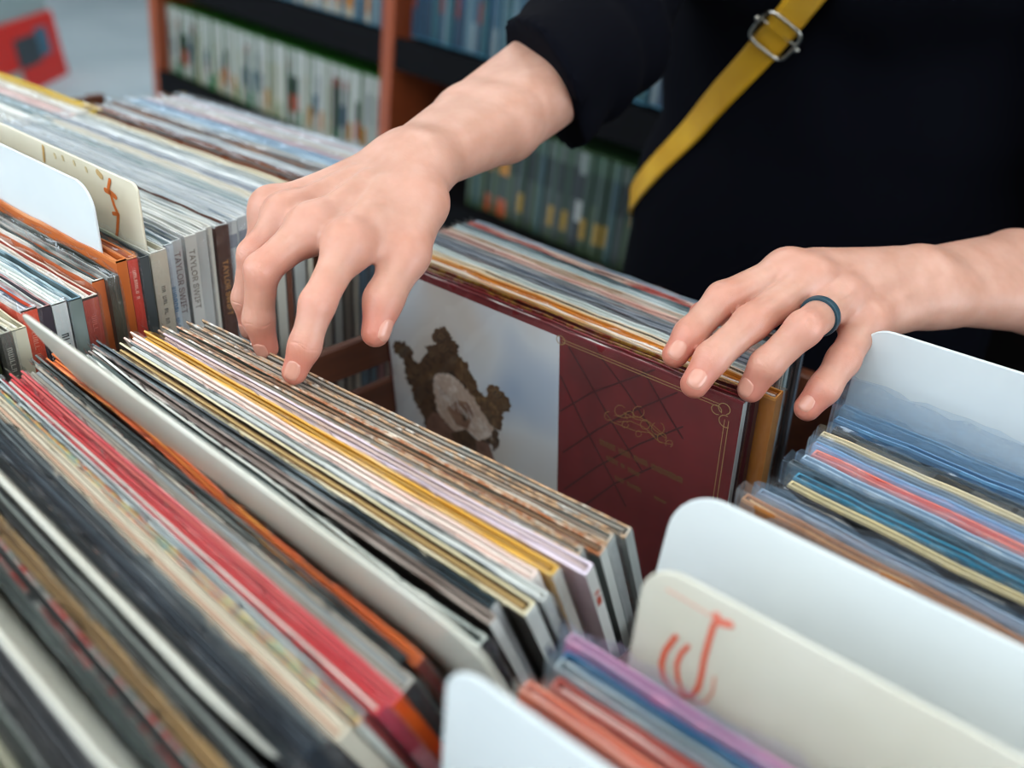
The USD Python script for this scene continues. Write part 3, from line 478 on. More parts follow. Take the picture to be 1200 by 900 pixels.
divider(-.141, .321, .985, .0, -5, WHITE, 'tall clean white divider card in the middle of the right bin', h=.345, r=.022)
dr, dh, dw, dth = divider(-.123, .2665, .985, .006, 3, AGED, 'yellowed white divider card with red marker squiggle', h=.345)
divider(-.140, .1755, .985, .0, 3, WHITE, 'plain white divider card nearest the camera in the right bin', h=.345, r=.014)
_a, _b = on(14, 358, 2, .990), on(452, 676, 2, .990); _y = math.atan2(_b[1] - _a[1], _b[0] - _a[0])
divider(_a[0] + .318 * math.cos(_y), _a[1] + .318 * math.sin(_y), .990, _y, 30, AGED, 'long cream divider card leaning behind the orange edged record', h=.375, side=1, r=.02)
divider(-.182, .1195, .976, -.065, 28, AGED, 'second cream divider card leaning in the front bin, by the tan record', h=.34, side=1)
divider(-.182, .0865, .972, -.06, 28, AGED, 'grey-white divider card leaning in the lower left corner', h=.336, side=1)
divider(-.182, .0525, .95, -.06, 28, AGED, 'cream divider card leaning in front of all the near records', h=.312, side=1)
divider(-.540, .287, 1.014, .0, 4, WHITE, 'clean white divider card at the left edge, in front of a cream one', h=.37, side=1, r=.016)
dc, ch_, cw_, cth = divider(-.530, .3115, 1.014, .0, 4, CREAM, 'cream divider card with orange marker drawing in the left bin', h=.37, side=1, r=.005)
def stroke(pts, wdt, o, y, m, name='marker_stroke'):
    g = LineString(pts).buffer(wdt / 2); g = [trimesh.creation.extrude_polygon(q, .0002, engine='earcut') for q in getattr(g, 'geoms', [g])]
    for q in g:
        V = q.vertices; q.vertices = np.c_[V[:, 0], y - V[:, 2], V[:, 1]]; obj(name, q, m, o)
RED = plain('cf5a3e', .6); OR = plain('c86a2c', .6)
def on_card(o, th):
    A = np.array(UsdGeom.Xformable(stage.GetPrimAtPath(o.GetPath())).ComputeLocalToWorldTransform(0)); Ai_ = np.linalg.inv(A); c0_ = (np.append(CAM, 1) @ Ai_)[:3]
    def f(px, py):
        d = (np.append(ray(px, py), 0) @ Ai_)[:3]; t = (-th / 2 - c0_[1]) / d[1]; q = c0_ + d * t; return (q[0], q[2])
    return f
def arc(c, r0, a0, a1, sx=1., n=12): return [(c[0] + sx * r0 * math.cos(math.radians(a0 + (a1 - a0) * k / n)), c[1] + r0 * math.sin(math.radians(a0 + (a1 - a0) * k / n))) for k in range(n + 1)]
f = on_card(dr, dth); fy = -dth / 2 - .0003
pc = lambda l: [f(740 + x / 4.5, 640 + y / 4.5) for x, y in l]
stroke(pc([(437, 410), (415, 480), (385, 590), (372, 670), (355, 740), (320, 790)]), .0022, dr, fy, RED)
stroke(pc([(320, 790), (290, 780), (262, 745), (245, 690), (240, 620), (262, 565), (300, 525)]), .0019, dr, fy, RED)
stroke(pc([(320, 795), (260, 785), (205, 740), (170, 690), (160, 620), (180, 550), (235, 475)]), .0023, dr, fy, RED)
stroke(pc([(450, 365), (455, 395), (520, 410)]), .0032, dr, fy, plain('d8705c', .6))
stroke(pc([(190, 225), (330, 310), (430, 370)]), .0008, dr, fy, plain('d8a898', .6))
stroke(pc([(440, 690), (430, 770), (390, 820), (330, 820)]), .0010, dr, fy, plain('d09078', .6))
f = on_card(dc, cth); fy = -cth / 2 - .0003
pc = lambda l: [f(x / 6, 90 + y / 6) for x, y in l]
stroke(pc([(775, 725), (765, 780), (790, 850), (805, 900), (835, 970), (830, 1060), (822, 1140)]), .0026, dc, fy, OR)
stroke(pc([(745, 795), (790, 820), (815, 845)]), .0034, dc, fy, OR)
stroke(pc([(800, 960), (835, 965)]), .0026, dc, fy, OR)
stroke(pc([(305, 490), (315, 590)]), .0026, dc, fy, plain('b89458', .6))
stroke(pc([(690, 670), (715, 700)]), .0040, dc, fy, plain('b89a68', .6))
for x, y in ((385, 545), (440, 560), (520, 595), (605, 640)): stroke(pc([(x, y), (x + 8, y + 22)]), .0022, dc, fy, plain('c0b088', .6))

# ---------------------------------------------------------------- print on the maroon album
ax = stage.GetPrimAtPath(alb.GetPath()); AM = np.array(UsdGeom.Xformable(ax).ComputeLocalToWorldTransform(0)); Ai = np.linalg.inv(AM)
_c = (np.append(CAM, 1) @ Ai)[:3]
def al(px, py):
    d = (np.append(ray(px, py), 0) @ Ai)[:3]; t = (-.0028 - _c[1]) / d[1]; q = _c + d * t; return (q[0], q[2])
def flat(pts, dy, m, name, rad=0., th=.00012):
    g = Polygon(pts).buffer(0)
    if rad: g = g.buffer(rad).buffer(-rad)
    for q in getattr(g, 'geoms', [g]):
        e = trimesh.creation.extrude_polygon(q, th, engine='earcut'); V = e.vertices; e.vertices = np.c_[V[:, 0], -.0028 - dy - V[:, 2] + 0, V[:, 1]]; obj(name, e, m, alb)
def strokes(lines, wdt, dy, m, name):
    out = []
    for l in lines:
        g = LineString(l).buffer(wdt / 2, 3)
        for q in getattr(g, 'geoms', [g]):
            e = trimesh.creation.extrude_polygon(q, .00008, engine='earcut'); V = e.vertices; e.vertices = np.c_[V[:, 0], -.0028 - dy - V[:, 2], V[:, 1]]; out.append(e)
    obj(name, out, m, alb)
xc = al(656, 393)[0]; ztop = AH - .0060
backdrop = mat('album_backdrop', {'t': ('texture_coordinate', {}), 'm': ('mapping', {'scale': (9, 9, 6)}), 'n': ('noise_texture', {'scale': 1., 'detail': 2.}),
               'r': ('rgb_ramp', {'ramp': [(.32, lin('b9cbe0')), (.46, lin('e8ecee')), (.58, lin('e8e0d6')), (.72, lin('d6c8b6'))]}), 'p': ('principled_bsdf', {'roughness': .3})},
               [('t.object', 'm.vector'), ('m.vector', 'n.vector'), ('n.fac', 'r.fac'), ('r.color', 'p.base_color')])
flat([(-AW / 2 + .003, .004), (xc, .004), (xc, ztop), (-AW / 2 + .003, ztop)], .0001, backdrop, 'picture_panel')
jr = np.random.default_rng(11)
def carve(l, a=9., st=9.):
    out = []; n = len(l)
    for k in range(n):
        p, q = np.array(l[k], float), np.array(l[(k + 1) % n], float); m = max(1, int(np.linalg.norm(q - p) / st)); d = (q - p) / max(1e-6, np.linalg.norm(q - p))
        for i in range(m): out.append(tuple(p + (q - p) * i / m + np.array([-d[1], d[0]]) * jr.uniform(-a, a) * (i > 0)))
    return out
z6 = lambda l: [al(440 + x / 4.5, 360 + y / 4.5) for x, y in l]
DK = printed(['3a2a20', '6a4e36', '2a1e18'], (160, 160, 160), .4); BR = printed(['8a6440', '5a402a', '9a7850'], (160, 160, 160), .4); PALE = printed(['ead8c8', 'd0b49e', 'f4e8dc'], (120, 120, 120), .4); SKIN2 = printed(['9a7462', '7a5848'], (90, 90, 90), .4)
flat(z6(carve([(95, 200), (105, 175), (120, 180), (160, 185), (195, 225), (200, 275), (235, 292), (262, 250), (275, 225), (262, 200), (300, 205), (322, 185), (298, 160), (300, 140), (340, 102), (375, 112), (395, 155), (425, 190), (442, 215), (430, 240), (440, 262), (490, 300), (490, 325), (520, 380), (550, 450), (590, 470), (600, 610), (640, 650), (655, 710), (632, 760), (600, 720), (560, 830), (400, 780), (345, 720), (265, 630), (245, 560), (205, 490), (190, 410), (165, 380), (152, 280), (108, 245)])), .00025, DK, 'printed_throne')
flat(z6(carve([(440, 262), (490, 300), (490, 325), (520, 380), (550, 450), (590, 470), (595, 405), (640, 410), (690, 470), (720, 520), (710, 550), (672, 548), (668, 640), (640, 650), (560, 560), (500, 450), (430, 350), (400, 300)])), .0004, BR, 'printed_throne')
flat(z6([(230, 380), (300, 330), (330, 300), (300, 380), (250, 405)]), .0004, BR, 'printed_throne')
flat(z6(carve([(310, 370), (340, 345), (400, 355), (450, 400), (520, 470), (570, 560), (628, 640), (600, 690), (545, 700), (420, 660), (340, 570), (315, 490)], 7.)), .0005, PALE, 'printed_figure')
flat(z6([(380, 530), (430, 490), (490, 500), (520, 570), (490, 640), (430, 620)]), .00065, printed(['a8836a', '8a6450'], (140, 140, 140)), 'printed_figure', .001)
flat(z6([(262, 665), (275, 590), (300, 555), (335, 552), (362, 600), (420, 650), (545, 700), (600, 715), (650, 860), (560, 835), (345, 720)]), .00065, SKIN2, 'printed_figure', .0008)
flat(z6([(400, 660), (480, 640), (530, 690), (545, 800), (440, 760)]), .0008, DK, 'printed_figure')
flat(z6([(455, 560), (480, 555), (488, 590), (470, 600)]), .0008, DK, 'printed_figure')
hl = []
for k in range(34):
    t = jr.uniform(0, 1); x, y = 330 + 250 * t + jr.uniform(-25, 25), 400 + 230 * t + jr.uniform(-30, 60) * (1 - t); L = jr.uniform(30, 75); hl.append(z6([(x, y), (x + L * .35 + jr.uniform(-8, 8), y + L * .5), (x + L * .5, y + L)]))
strokes(hl, .0005, .0009, plain('f6ece2', .5), 'printed_hair'); strokes([[(a[0] + .0008, a[1] - .0004) for a in l] for l in hl[::2]], .0004, .0008, plain('8a6a54', .5), 'printed_hair')
cl = []
for (x, y, q) in ((130, 215, 22), (360, 210, 26), (350, 150, 20), (300, 245, 18), (640, 450, 26), (690, 520, 16), (600, 560, 20), (215, 330, 18), (250, 380, 22), (190, 360, 14), (480, 330, 16), (520, 420, 16), (620, 700, 16), (230, 500, 16), (410, 280, 16)):
    cl.append(z6([(x + q * (1 - k / 20) * math.cos(k * .55), y + q * (1 - k / 20) * math.sin(k * .55)) for k in range(18)]))
strokes(cl, .0008, .0007, plain('8a6c4c', .45), 'printed_carving'); strokes([[(a[0] + .0007, a[1] - .0006) for a in l] for l in cl], .0006, .00065, plain('1c1410', .45), 'printed_carving')
GOLD = plain('94723a', .45); GOLD2 = plain('a88c58', .45); LINE = plain('480f14', .4)
zt1, xe = AH - .0052, AW / 2 - .0075
strokes([[(xc + .002, zt1 - .002), (xe - .008, zt1 - .002)], [(xc + .002, zt1 - .0042), (xe - .008, zt1 - .0042)], [(xe, zt1 - .012), (xe, .01)], [(xe - .0028, zt1 - .012), (xe - .0028, .01)]], .0005, .0001, GOLD2, 'gold_border')
strokes([arc((xc + .001, zt1 - .003), .0035, 0, 360), arc((xe - .004, zt1 - .004), .004, -60, 250), arc((xe - .002, zt1 - .013), .0045, 80, 300), arc((xe - .009, zt1 - .007), .0035, 0, 300)], .0006, .0002, GOLD2, 'gold_corner')
z3 = lambda l: [al(400 + x / 3, 300 + y / 3) for x, y in l]
tl = [[(800, 320), (870, 440), (960, 600), (1060, 760)], [(900, 340), (1000, 470), (1110, 640)], [(770, 420), (850, 590), (960, 800), (1000, 880)], [(770, 545), (880, 480), (990, 440), (1100, 400)], [(780, 690), (900, 610), (1000, 555), (1180, 480)], [(785, 820), (900, 740), (1050, 660), (1200, 600)], [(1060, 400), (1150, 560), (1200, 640)], [(850, 880), (960, 800), (1100, 740)]]
strokes([z3(l) for l in tl], .0014, .00005, LINE, 'tile_line')
sc = lambda l: [al(680 + x * 140 / 900, 460 + y * 140 / 900) for x, y in l]
loops = []
for (cx, cy, rr, a0, a1) in [(300, 135, 40, 30, 330), (440, 145, 42, -20, 300), (215, 175, 32, 60, 280), (585, 270, 48, -60, 240), (490, 240, 36, 0, 300), (615, 340, 34, 90, 400), (670, 385, 26, 150, 420), (340, 240, 24, 0, 320), (440, 310, 22, 0, 330), (370, 170, 30, 120, 380)]:
    loops.append(sc([(cx + rr * math.cos(math.radians(a0 + (a1 - a0) * k / 14)), cy + rr * math.sin(math.radians(a0 + (a1 - a0) * k / 14))) for k in range(15)]))
for q in ([(190, 150), (240, 220), (340, 260), (420, 290), (520, 300), (600, 375), (690, 390)], [(260, 170), (330, 190), (430, 180), (500, 210), (560, 280), (640, 340)], [(330, 150), (420, 200), (520, 220), (610, 300)], [(280, 220), (380, 215), (480, 260), (560, 330)]): loops.append(sc(q))
strokes(loops, .0005, .0001, GOLD, 'gold_scroll')
txt = []; tr = np.random.default_rng(5)
def words(p, q, hgt, gaps):
    p, q = np.array(p, float), np.array(q, float); L = np.linalg.norm(q - p); n = (q - p) / L; s = 0; i = 0
    while s < L:
        if i in gaps: s += 26; i += 1; continue
        a = p + n * s; hh = hgt * tr.uniform(.75, 1.1); txt.append(sc([(a[0] - 3, a[1] - hh / 2), (a[0] + 3, a[1] + hh / 2)]))
        if tr.random() < .5: b = p + n * (s + 9); txt.append(sc([(a[0], a[1] - hh / 2), (b[0], b[1] - hh / 2 + 6)]))
        s += 11; i += 1
words((150, 370), (770, 665), 44, (12, 22, 34)); words((200, 490), (440, 620), 38, (9, 13)); words((265, 640), (460, 740), 34, (7,)); words((560, 790), (640, 830), 24, ())
strokes(txt, .0006, .0001, plain('74562a', .45), 'blackletter_print')
obj('plastic_sleeve', film_sleeve(AW, .0064, AH, aby, 55, .003, .0008), film('ffffff', .015, .05, 12.), alb, smooth=True)

# ---------------------------------------------------------------- game shelf behind
S0 = np.array([-2.31, 1.499]); SY = -8.561; SD = np.array([math.cos(math.radians(SY)), math.sin(math.radians(SY))]); SN = np.array([-SD[1], SD[0]])
shelf = thing('display_shelf', 'reddish brown shelf unit with black boards holding rows of game cases', 'shelf', (S0[0], S0[1], 0), SY)
RW = wood('shelf_wood', '6e2f18', '9a4a28', (30, 30, 3), .4); BLK = plain('07070a', .75, .08)
BAYS = [(-.05, .955), (1.0, 2.0), (2.04, 3.0)]
for x in (-.085, .955, 2.0, 3.0): obj('side_panel', box(x, x + .036, -.03, .24, 0, 1.5, .002), RW, shelf)
for (a, b) in BAYS:
    for z in (.30, .645, .905, 1.17): obj('shelf_board', box(a, b + .0, -.015, .23, z, z + .022, .001), BLK, shelf)
    for z in (.645, .905, 1.17): obj('lip', box(a, b, -.03, -.018, z - .03, z + .026, .001), BLK, shelf)
    obj('plinth', box(a, b, .0, .02, 0, .3), BLK, shelf)
obj('back_panel', box(-.05, 3.0, .231, .239, .0, 1.5), plain('1b1819', .7), shelf)
obj('top_board', box(-.085, 3.036, -.03, .24, 1.5, 1.52), RW, shelf)
def case_art(key, stops):
    st = []
    for z, c in stops: st.append((z, lin(c)))
    return mat(key, {'t': ('texture_coordinate', {}), 's': ('separate_xyz', {}), 'k': ('map_range', {'from_min': 0., 'from_max': .175}), 'r': ('rgb_ramp', {'ramp': st, 'interpolate': False}), 'p': ('principled_bsdf', {'roughness': .3})},
               [('t.object', 's.vector'), ('s.z', 'k.value'), ('k.result', 'r.fac'), ('r.color', 'p.base_color')])
ARTW = [('white', [(0, '91938c'), (.9, '979a96')]), ('white and blue', [(0, '94948f'), (.25, '283f55'), (.5, '979a96')]), ('white and orange', [(0, '978c75'), (.12, '97601d'), (.34, '949690')]),
        ('white and red', [(0, '92928c'), (.18, '882f20'), (.40, '1d1f24'), (.62, '979a96')]), ('white and green', [(0, '20603f'), (.22, '92968f'), (.8, '979a96')]),
        ('black', [(0, '1d3f2f'), (.2, '1d1d1f'), (.7, '60201d'), (.8, '92938f')]), ('grey', [(0, '757873'), (.4, '55595e'), (.75, '8c8f8c')]), ('cream', [(0, '97907b'), (.3, '8c897b'), (.7, '969792')])]
ARTB = [('pale blue', [(0, '4f646e'), (.8, '2a4d60')]), ('teal', [(0, '21454b'), (.5, '17383d'), (.85, '244857')]), ('deep blue', [(0, '172a3d'), (.4, '1d364f'), (.85, '2a4d60')]), ('blue and red', [(0, '213345'), (.3, '582a2a'), (.5, '2a4554')]), ('blue and white', [(0, '606e73'), (.3, '334d5c'), (.6, '455c64')])]
ARTG = [('dark green', [(0, '3b4836'), (.5, '25342c'), (.8, '324839')]), ('green and yellow', [(0, '3b4836'), (.15, '8c6e21'), (.35, '293830'), (.8, '394c3e')]), ('dark grey', [(0, '3b4140'), (.5, '212628'), (.8, '48514c')]),
        ('green and orange', [(0, '934321'), (.2, '2e3933'), (.45, 'a06818'), (.8, '3b4c39')]), ('blue-green', [(0, '324849'), (.5, '253940'), (.8, '394c46')]), ('black and white', [(0, '181c20'), (.3, '939693'), (.5, '1b2021'), (.75, '6e7673')])]
PL = {'w': plain('2a5c20', .3), 'b': plain('38687f', .3), 'g': plain('2c4428', .3)}
cr = np.random.default_rng(3)
def cases(s0, s1, z, arts, shell, key, where, grp, n_kind=None, tilt=0., hgt=.172):
    s = s0; protos = {}; no = 0
    ON = 'first second third fourth fifth sixth seventh eighth ninth tenth eleventh twelfth thirteenth fourteenth fifteenth sixteenth seventeenth eighteenth nineteenth'.split(); TN = {2: 'twent', 3: 'thirt', 4: 'fort', 5: 'fift', 6: 'sixt'}
    def word(k): return ON[k - 1] if k < 20 else TN[k // 10] + ('ieth' if k % 10 == 0 else 'y-' + ON[k % 10 - 1])
    while s < s1 - .016:
        t = .0148; k = int(cr.integers(len(arts))); name, stops = arts[k]
        sm = s + t / 2; y = float(cr.uniform(0, .008)); loc = np.array([*(S0 + SD * sm + SN * y), z])
        no += 1; lab = '%s game case, %s from left, %s' % (name, word(no), where)
        if k in protos and protos[k] is not None:
            x = thing('game_case', lab, 'game case', loc, SY, group=grp + ', ' + name); x.GetReferences().AddInternalReference(protos[k].GetPath()); x.SetInstanceable(True)
        else:
            x = thing('game_case', lab, 'game case', loc, SY, group=grp + ', ' + name); protos[k] = x
            obj('case_shell', box(-t / 2 + .0004, t / 2 - .0004, .0, .135, 0, hgt, .0012), PL[shell], x)
            obj('spine_insert', box(-t / 2 + .0012, t / 2 - .0012, -.0006, .0008, .004, hgt - .005), case_art('case_%s_%d' % (key, k), stops), x)
        s += t + float(cr.choice([0, .0004, .0012]))
cases(-.046, .952, .668, ARTW, 'w', 'w', 'lower shelf of left bay', 'game cases on the lower left shelf')
cases(.20, .952, .932, ARTB[:1] + ARTW[1:4] + ARTB[3:], 'b', 'u', 'upper shelf of left bay', 'game cases on the upper left shelf')
cases(1.003, 1.62, .932, ARTB, 'b', 'b', 'upper shelf of middle bay', 'game cases on the upper middle shelf')
cases(1.20, 1.98, .668, ARTG, 'g', 'g', 'lower shelf of middle bay', 'game cases on the lower middle shelf')

# ---------------------------------------------------------------- red display stand on the floor far behind
_a, _b = on(36, 109, 2, 0), on(81, 86, 2, 0); _w = float(np.linalg.norm(_b - _a)); _n = (_b - _a) / _w
bn = thing('display_stand', 'red and grey cardboard display stand on the concrete floor', 'display stand', _b, math.degrees(math.atan2(_n[1], _n[0])), -10)
q = _w * 1.9; RD = plain('d01a0c', .5)
obj('base', [box(-_w, 0, 0, .3, 0, .34, .004), box(-q, -_w, 0, .3, .12, .34, .004)], RD, bn)
obj('kick_notch', box(-q + .01, -_w, .01, .29, 0, .119), plain('9aa8a4', .6), bn)
obj('label', box(-_w * 1.05, -_w * .55, -.004, -.0005, .12, .26), plain('22303a', .4), bn); obj('label', box(-_w * .55, -_w * .28, -.004, -.0005, .14, .28), plain('2f5f78', .4), bn)
obj('back_board', box(-q, 0, .02, .3, .341, 1.2, .004), plain('8fa3a6', .6), bn)
for (x, z, c) in ((.78, .42, '2a7f84'), (.30, .47, 'c08a3a'), (.18, .55, '9a4a34'), (.70, .66, '3a5a8a'), (.30, .72, '2a8a8a'), (.5, .92, 'b03a44')): obj('picture', box(-q * x - .09, -q * x + .09, .014, .0195, z, z + .16), plain(c, .5), bn)

# ---------------------------------------------------------------- signed distance modelling of the person
def smin(a, b, k): h = np.clip(.5 + .5 * (b - a) / k, 0, 1); return b + (a - b) * h - k * h * (1 - h)
def cap(p, a, b, ra, rb):
    a, b = np.asarray(a, float), np.asarray(b, float); ab = b - a; t = np.clip(((p - a) @ ab) / (ab @ ab), 0, 1)
    return np.sqrt(((p - a - t[..., None] * ab) ** 2).sum(-1)) - (ra + (rb - ra) * t)
def ball(p, c, r): return np.sqrt(((p - np.asarray(c)) ** 2).sum(-1)) - r
def ell(p, c, r):
    q = (p - np.asarray(c)) / np.asarray(r); n = np.sqrt((q ** 2).sum(-1)); return (n - 1) * min(r)
def nets(f, lo, hi, h):
    """surface nets of f = 0, evaluated only in blocks near the surface"""
    lo, hi = np.array(lo, float), np.array(hi, float); n = np.ceil((hi - lo) / h).astype(int) + 1; B = 16; nb = -(-n // B); n = nb * B
    D = np.empty(n, np.float32); g = np.stack(np.meshgrid(*[np.arange(k) for k in nb], indexing='ij'), -1).reshape(-1, 3)
    dc = f(lo + (g * B + (B - 1) / 2) * h); rad = h * B * .9 * 1.6
    near = np.abs(dc) < rad; loc = np.stack(np.meshgrid(*[np.arange(B)] * 3, indexing='ij'), -1).reshape(-1, 3)
    for gi, d, nr in zip(g, dc, near):
        sl = tuple(slice(k * B, k * B + B) for k in gi)
        if not nr: D[sl] = d
    idx = np.where(near)[0]
    for c in range(0, len(idx), 64):
        ii = idx[c:c + 64]; pts = lo + (g[ii][:, None] * B + loc[None]) * h; v = f(pts.reshape(-1, 3)).reshape(len(ii), B, B, B)
        for q, k in zip(g[ii], v): D[tuple(slice(a * B, a * B + B) for a in q)] = k
    s = D < 0; acc = np.zeros(tuple(n - 1) + (3,), np.float32); cnt = np.zeros(tuple(n - 1), np.float32)
    def cell(o): return tuple(slice(a, n[i] - 1 + a) for i, a in enumerate(o))
    for ax in range(3):
        e = np.zeros(3, int); e[ax] = 1; oth = [i for i in range(3) if i != ax]
        for a in (0, 1):
            for b in (0, 1):
                o = np.zeros(3, int); o[oth[0]], o[oth[1]] = a, b; d0, d1 = D[cell(o)], D[cell(o + e)]; x = (d0 < 0) != (d1 < 0)
                t = np.where(x, d0 / np.where(x, d0 - d1, 1), 0)
                for i in range(3): acc[..., i] += np.where(x, o[i] + (t if i == ax else 0), 0)
                cnt += x
    on_ = cnt > 0; I = np.full(tuple(n - 1), -1, int); I[on_] = np.arange(on_.sum()); base = np.argwhere(on_); V = lo + (base + acc[on_] / cnt[on_][:, None]) * h; Q = []
    for ax in range(3):
        u, v = [(1, 2), (2, 0), (0, 1)][ax]; sl0 = [slice(1, n[i] - 1) for i in range(3)]; sl0[ax] = slice(0, n[ax] - 1); sl1 = list(sl0); sl1[ax] = slice(1, n[ax])
        a, b = s[tuple(sl0)], s[tuple(sl1)]; ch = np.argwhere(a != b); 
        if not len(ch): continue
        fl = a[tuple(ch.T)]; off = np.ones(3, int); off[ax] = 0; c = ch + off; du = np.eye(3, dtype=int)[u]; dv = np.eye(3, dtype=int)[v]
        q = np.stack([I[tuple((c - du - dv).T)], I[tuple((c - dv).T)], I[tuple(c.T)], I[tuple((c - du).T)]], 1); Q.append(np.where(fl[:, None], q, q[:, ::-1]))
    Q = np.vstack(Q); T = np.vstack([Q[:, [0, 1, 2]], Q[:, [0, 2, 3]]]); return trimesh.Trimesh(V, T, process=False)
def chain(p, J, r, k=.004):
    d = None
    for i in range(len(J) - 1): c = cap(p, J[i], J[i + 1], r[i], r[i + 1]); d = c if d is None else smin(d, c, k)
    return d
def creases(p, d, J, dors, amp=.0009):
    for i in (1, 2):
        ax = J[i + 1] - J[i - 1]; ax = ax / np.linalg.norm(ax); q = p - J[i]; s = q @ ax; up = (q @ dors[i]); w = np.clip(up / .006, 0, 1) * np.exp(-(np.sqrt((q ** 2).sum(-1)) / .013) ** 4)
        for o in (-.0035, 0, .0035) if i == 1 else (-.0015, .0015): d = d + amp * w * np.exp(-((s - o) / .0013) ** 2)
    return d
def unit(v): return np.asarray(v, float) / np.linalg.norm(v)

RA = .545     # distance from the lens of the right hand's index finger
_it = on(345, 440, 2, ZT + .0075); DI = (R.T @ (_it - CAM))[2]
RH = {'index': ([P(408, 286, DI + .021), P(372, 356, DI + .002), P(357, 406, DI + .000), P(345, 436, DI + .002)], [.0113, .0096, .0085, .0072]),
      'middle': ([P(366, 266, DI + .034), P(307, 316, DI + .018), P(303, 374, DI + .030), P(312, 408, DI + .040)], [.0120, .0096, .0087, .0074]),
      'ring': ([P(337, 252, DI + .052), P(297, 298, DI + .042), P(288, 350, DI + .056), P(295, 386, DI + .068)], [.0112, .0090, .0080, .0070]),
      'little': ([P(318, 244, DI + .070), P(300, 292, DI + .072), P(297, 330, DI + .086), P(300, 356, DI + .096)], [.0100, .0078, .0070, .0062])}
RT = ([P(493, 238, DI + .060), P(477, 299, DI + .034), P(449, 352, DI + .022), P(440, 390, DI + .018)], [.0160, .0126, .0106, .0084])
RWr, RM_, RE = P(483, 192, DI + .088), P(570, 146, DI + .165), P(702, 48, DI + .285)
LD = .560
LH = {'index': ([P(923, 317, .606), P(847, 350, .586), P(808, 392, .580), P(791, 416, .578)], [.0118, .0102, .0093, .0080]),
      'middle': ([P(950, 328, .600), P(881, 378, .574), P(834, 420, .566), P(814, 450, .564)], [.0120, .0108, .0098, .0086]),
      'ring': ([P(986, 350, .602), P(942, 385, .562), P(898, 428, .566), P(880, 456, .574)], [.0115, .0104, .0096, .0082]),
      'little': ([P(1014, 378, .604), P(988, 422, .580), P(966, 455, .574), P(946, 478, .576)], [.0108, .0097, .0091, .0081])}
LT = ([P(1010, 335, .660), P(930, 352, .668), P(872, 364, .655), P(822, 368, .640)], [.0160, .0125, .0105, .0085])
LWr, LM_, LE = P(1088, 335, .648), P(1200, 329, .70), P(1420, 318, .80)
def frame(Wr, H, E):
    fwd = unit(H['middle'][0][0] - Wr); side = unit(H['index'][0][0] - H['little'][0][0]); n = unit(np.cross(fwd, side)); n = n if n @ (CAM - Wr) > 0 else -n; return fwd, side, n
def hand_sdf(p, Hd, T, Wr, Mf, El):
    ws = .92 if Hd is RH else .95
    fwd, side, n = frame(Wr, Hd, El); out = None
    for nm, (J, r) in Hd.items():
        d = chain(p, J, r, .005); dv = [unit(n + .6 * unit(J[0] - J[3])) if i else n for i in range(4)]
        dv = [unit(CAM - J[i]) for i in range(4)];  out = d if out is None else smin(out, d, .0022)
    palm = None
    for nm, off, rw in (('index', .0135 * ws, .0150 * ws), ('middle', .005, .0150 * ws), ('ring', -.005, .0150 * ws), ('little', -.0125 * ws, .0145 * ws)):
        c = cap(p, Wr + side * off, Hd[nm][0][0] - n * .003, rw, .0124); palm = c if palm is None else smin(palm, c, .012)
    th = chain(p, T[0], T[1], .007); 
    palm = smin(palm, cap(p, T[0][0], Wr + side * .008, .0165, .0175 * ws), .014)
    palm = smin(palm, cap(p, (T[0][1] * .92 + T[0][0] * .08), (Hd['index'][0][0] * .80 + Wr * .20) - n * .006, .0080, .0095), .014)
    palm = smin(palm, cap(p, (Hd['little'][0][0] * .5 + Wr * .5) - n * .008, Wr - side * .014 - n * .005, .013, .013), .012)
    if Hd is LH: palm = smin(palm, cap(p, Hd['index'][0][0] * .8 + Wr * .2 + side * .003, Wr * .85 + Hd['index'][0][0] * .15 + side * .014, .0125, .0150), .012)
    for nm in ('index', 'middle', 'ring', 'little'):
        J0 = Hd[nm][0][0]; palm = smin(palm, ball(p, J0 + n * .0008, .0106), .012)
        palm = smin(palm, cap(p, J0 + n * .0080, Wr * .55 + J0 * .45 + n * .0098, .0020, .0016), .008)
    out = smin(out, palm, .0095); out = smin(out, th, .0085)
    sd = unit(np.cross(unit(El - Wr), n)); sd = sd if sd @ side > 0 else -sd
    arm = None
    for o0, o1, o2, r0, r1, r2 in ((.0120 * ws, .0155, .019, 0.0180 * ws, .0248, .0315), (-.0120 * ws, -.0155, -.019, .0180 * ws, .0265, .0320)):
        c = smin(cap(p, Wr + sd * o0, Mf + sd * o1, r0, r1), cap(p, Mf + sd * o1, El + sd * o2, r1, r2), .008); arm = c if arm is None else smin(arm, c, .02)
    
    return smin(out, arm, .014)

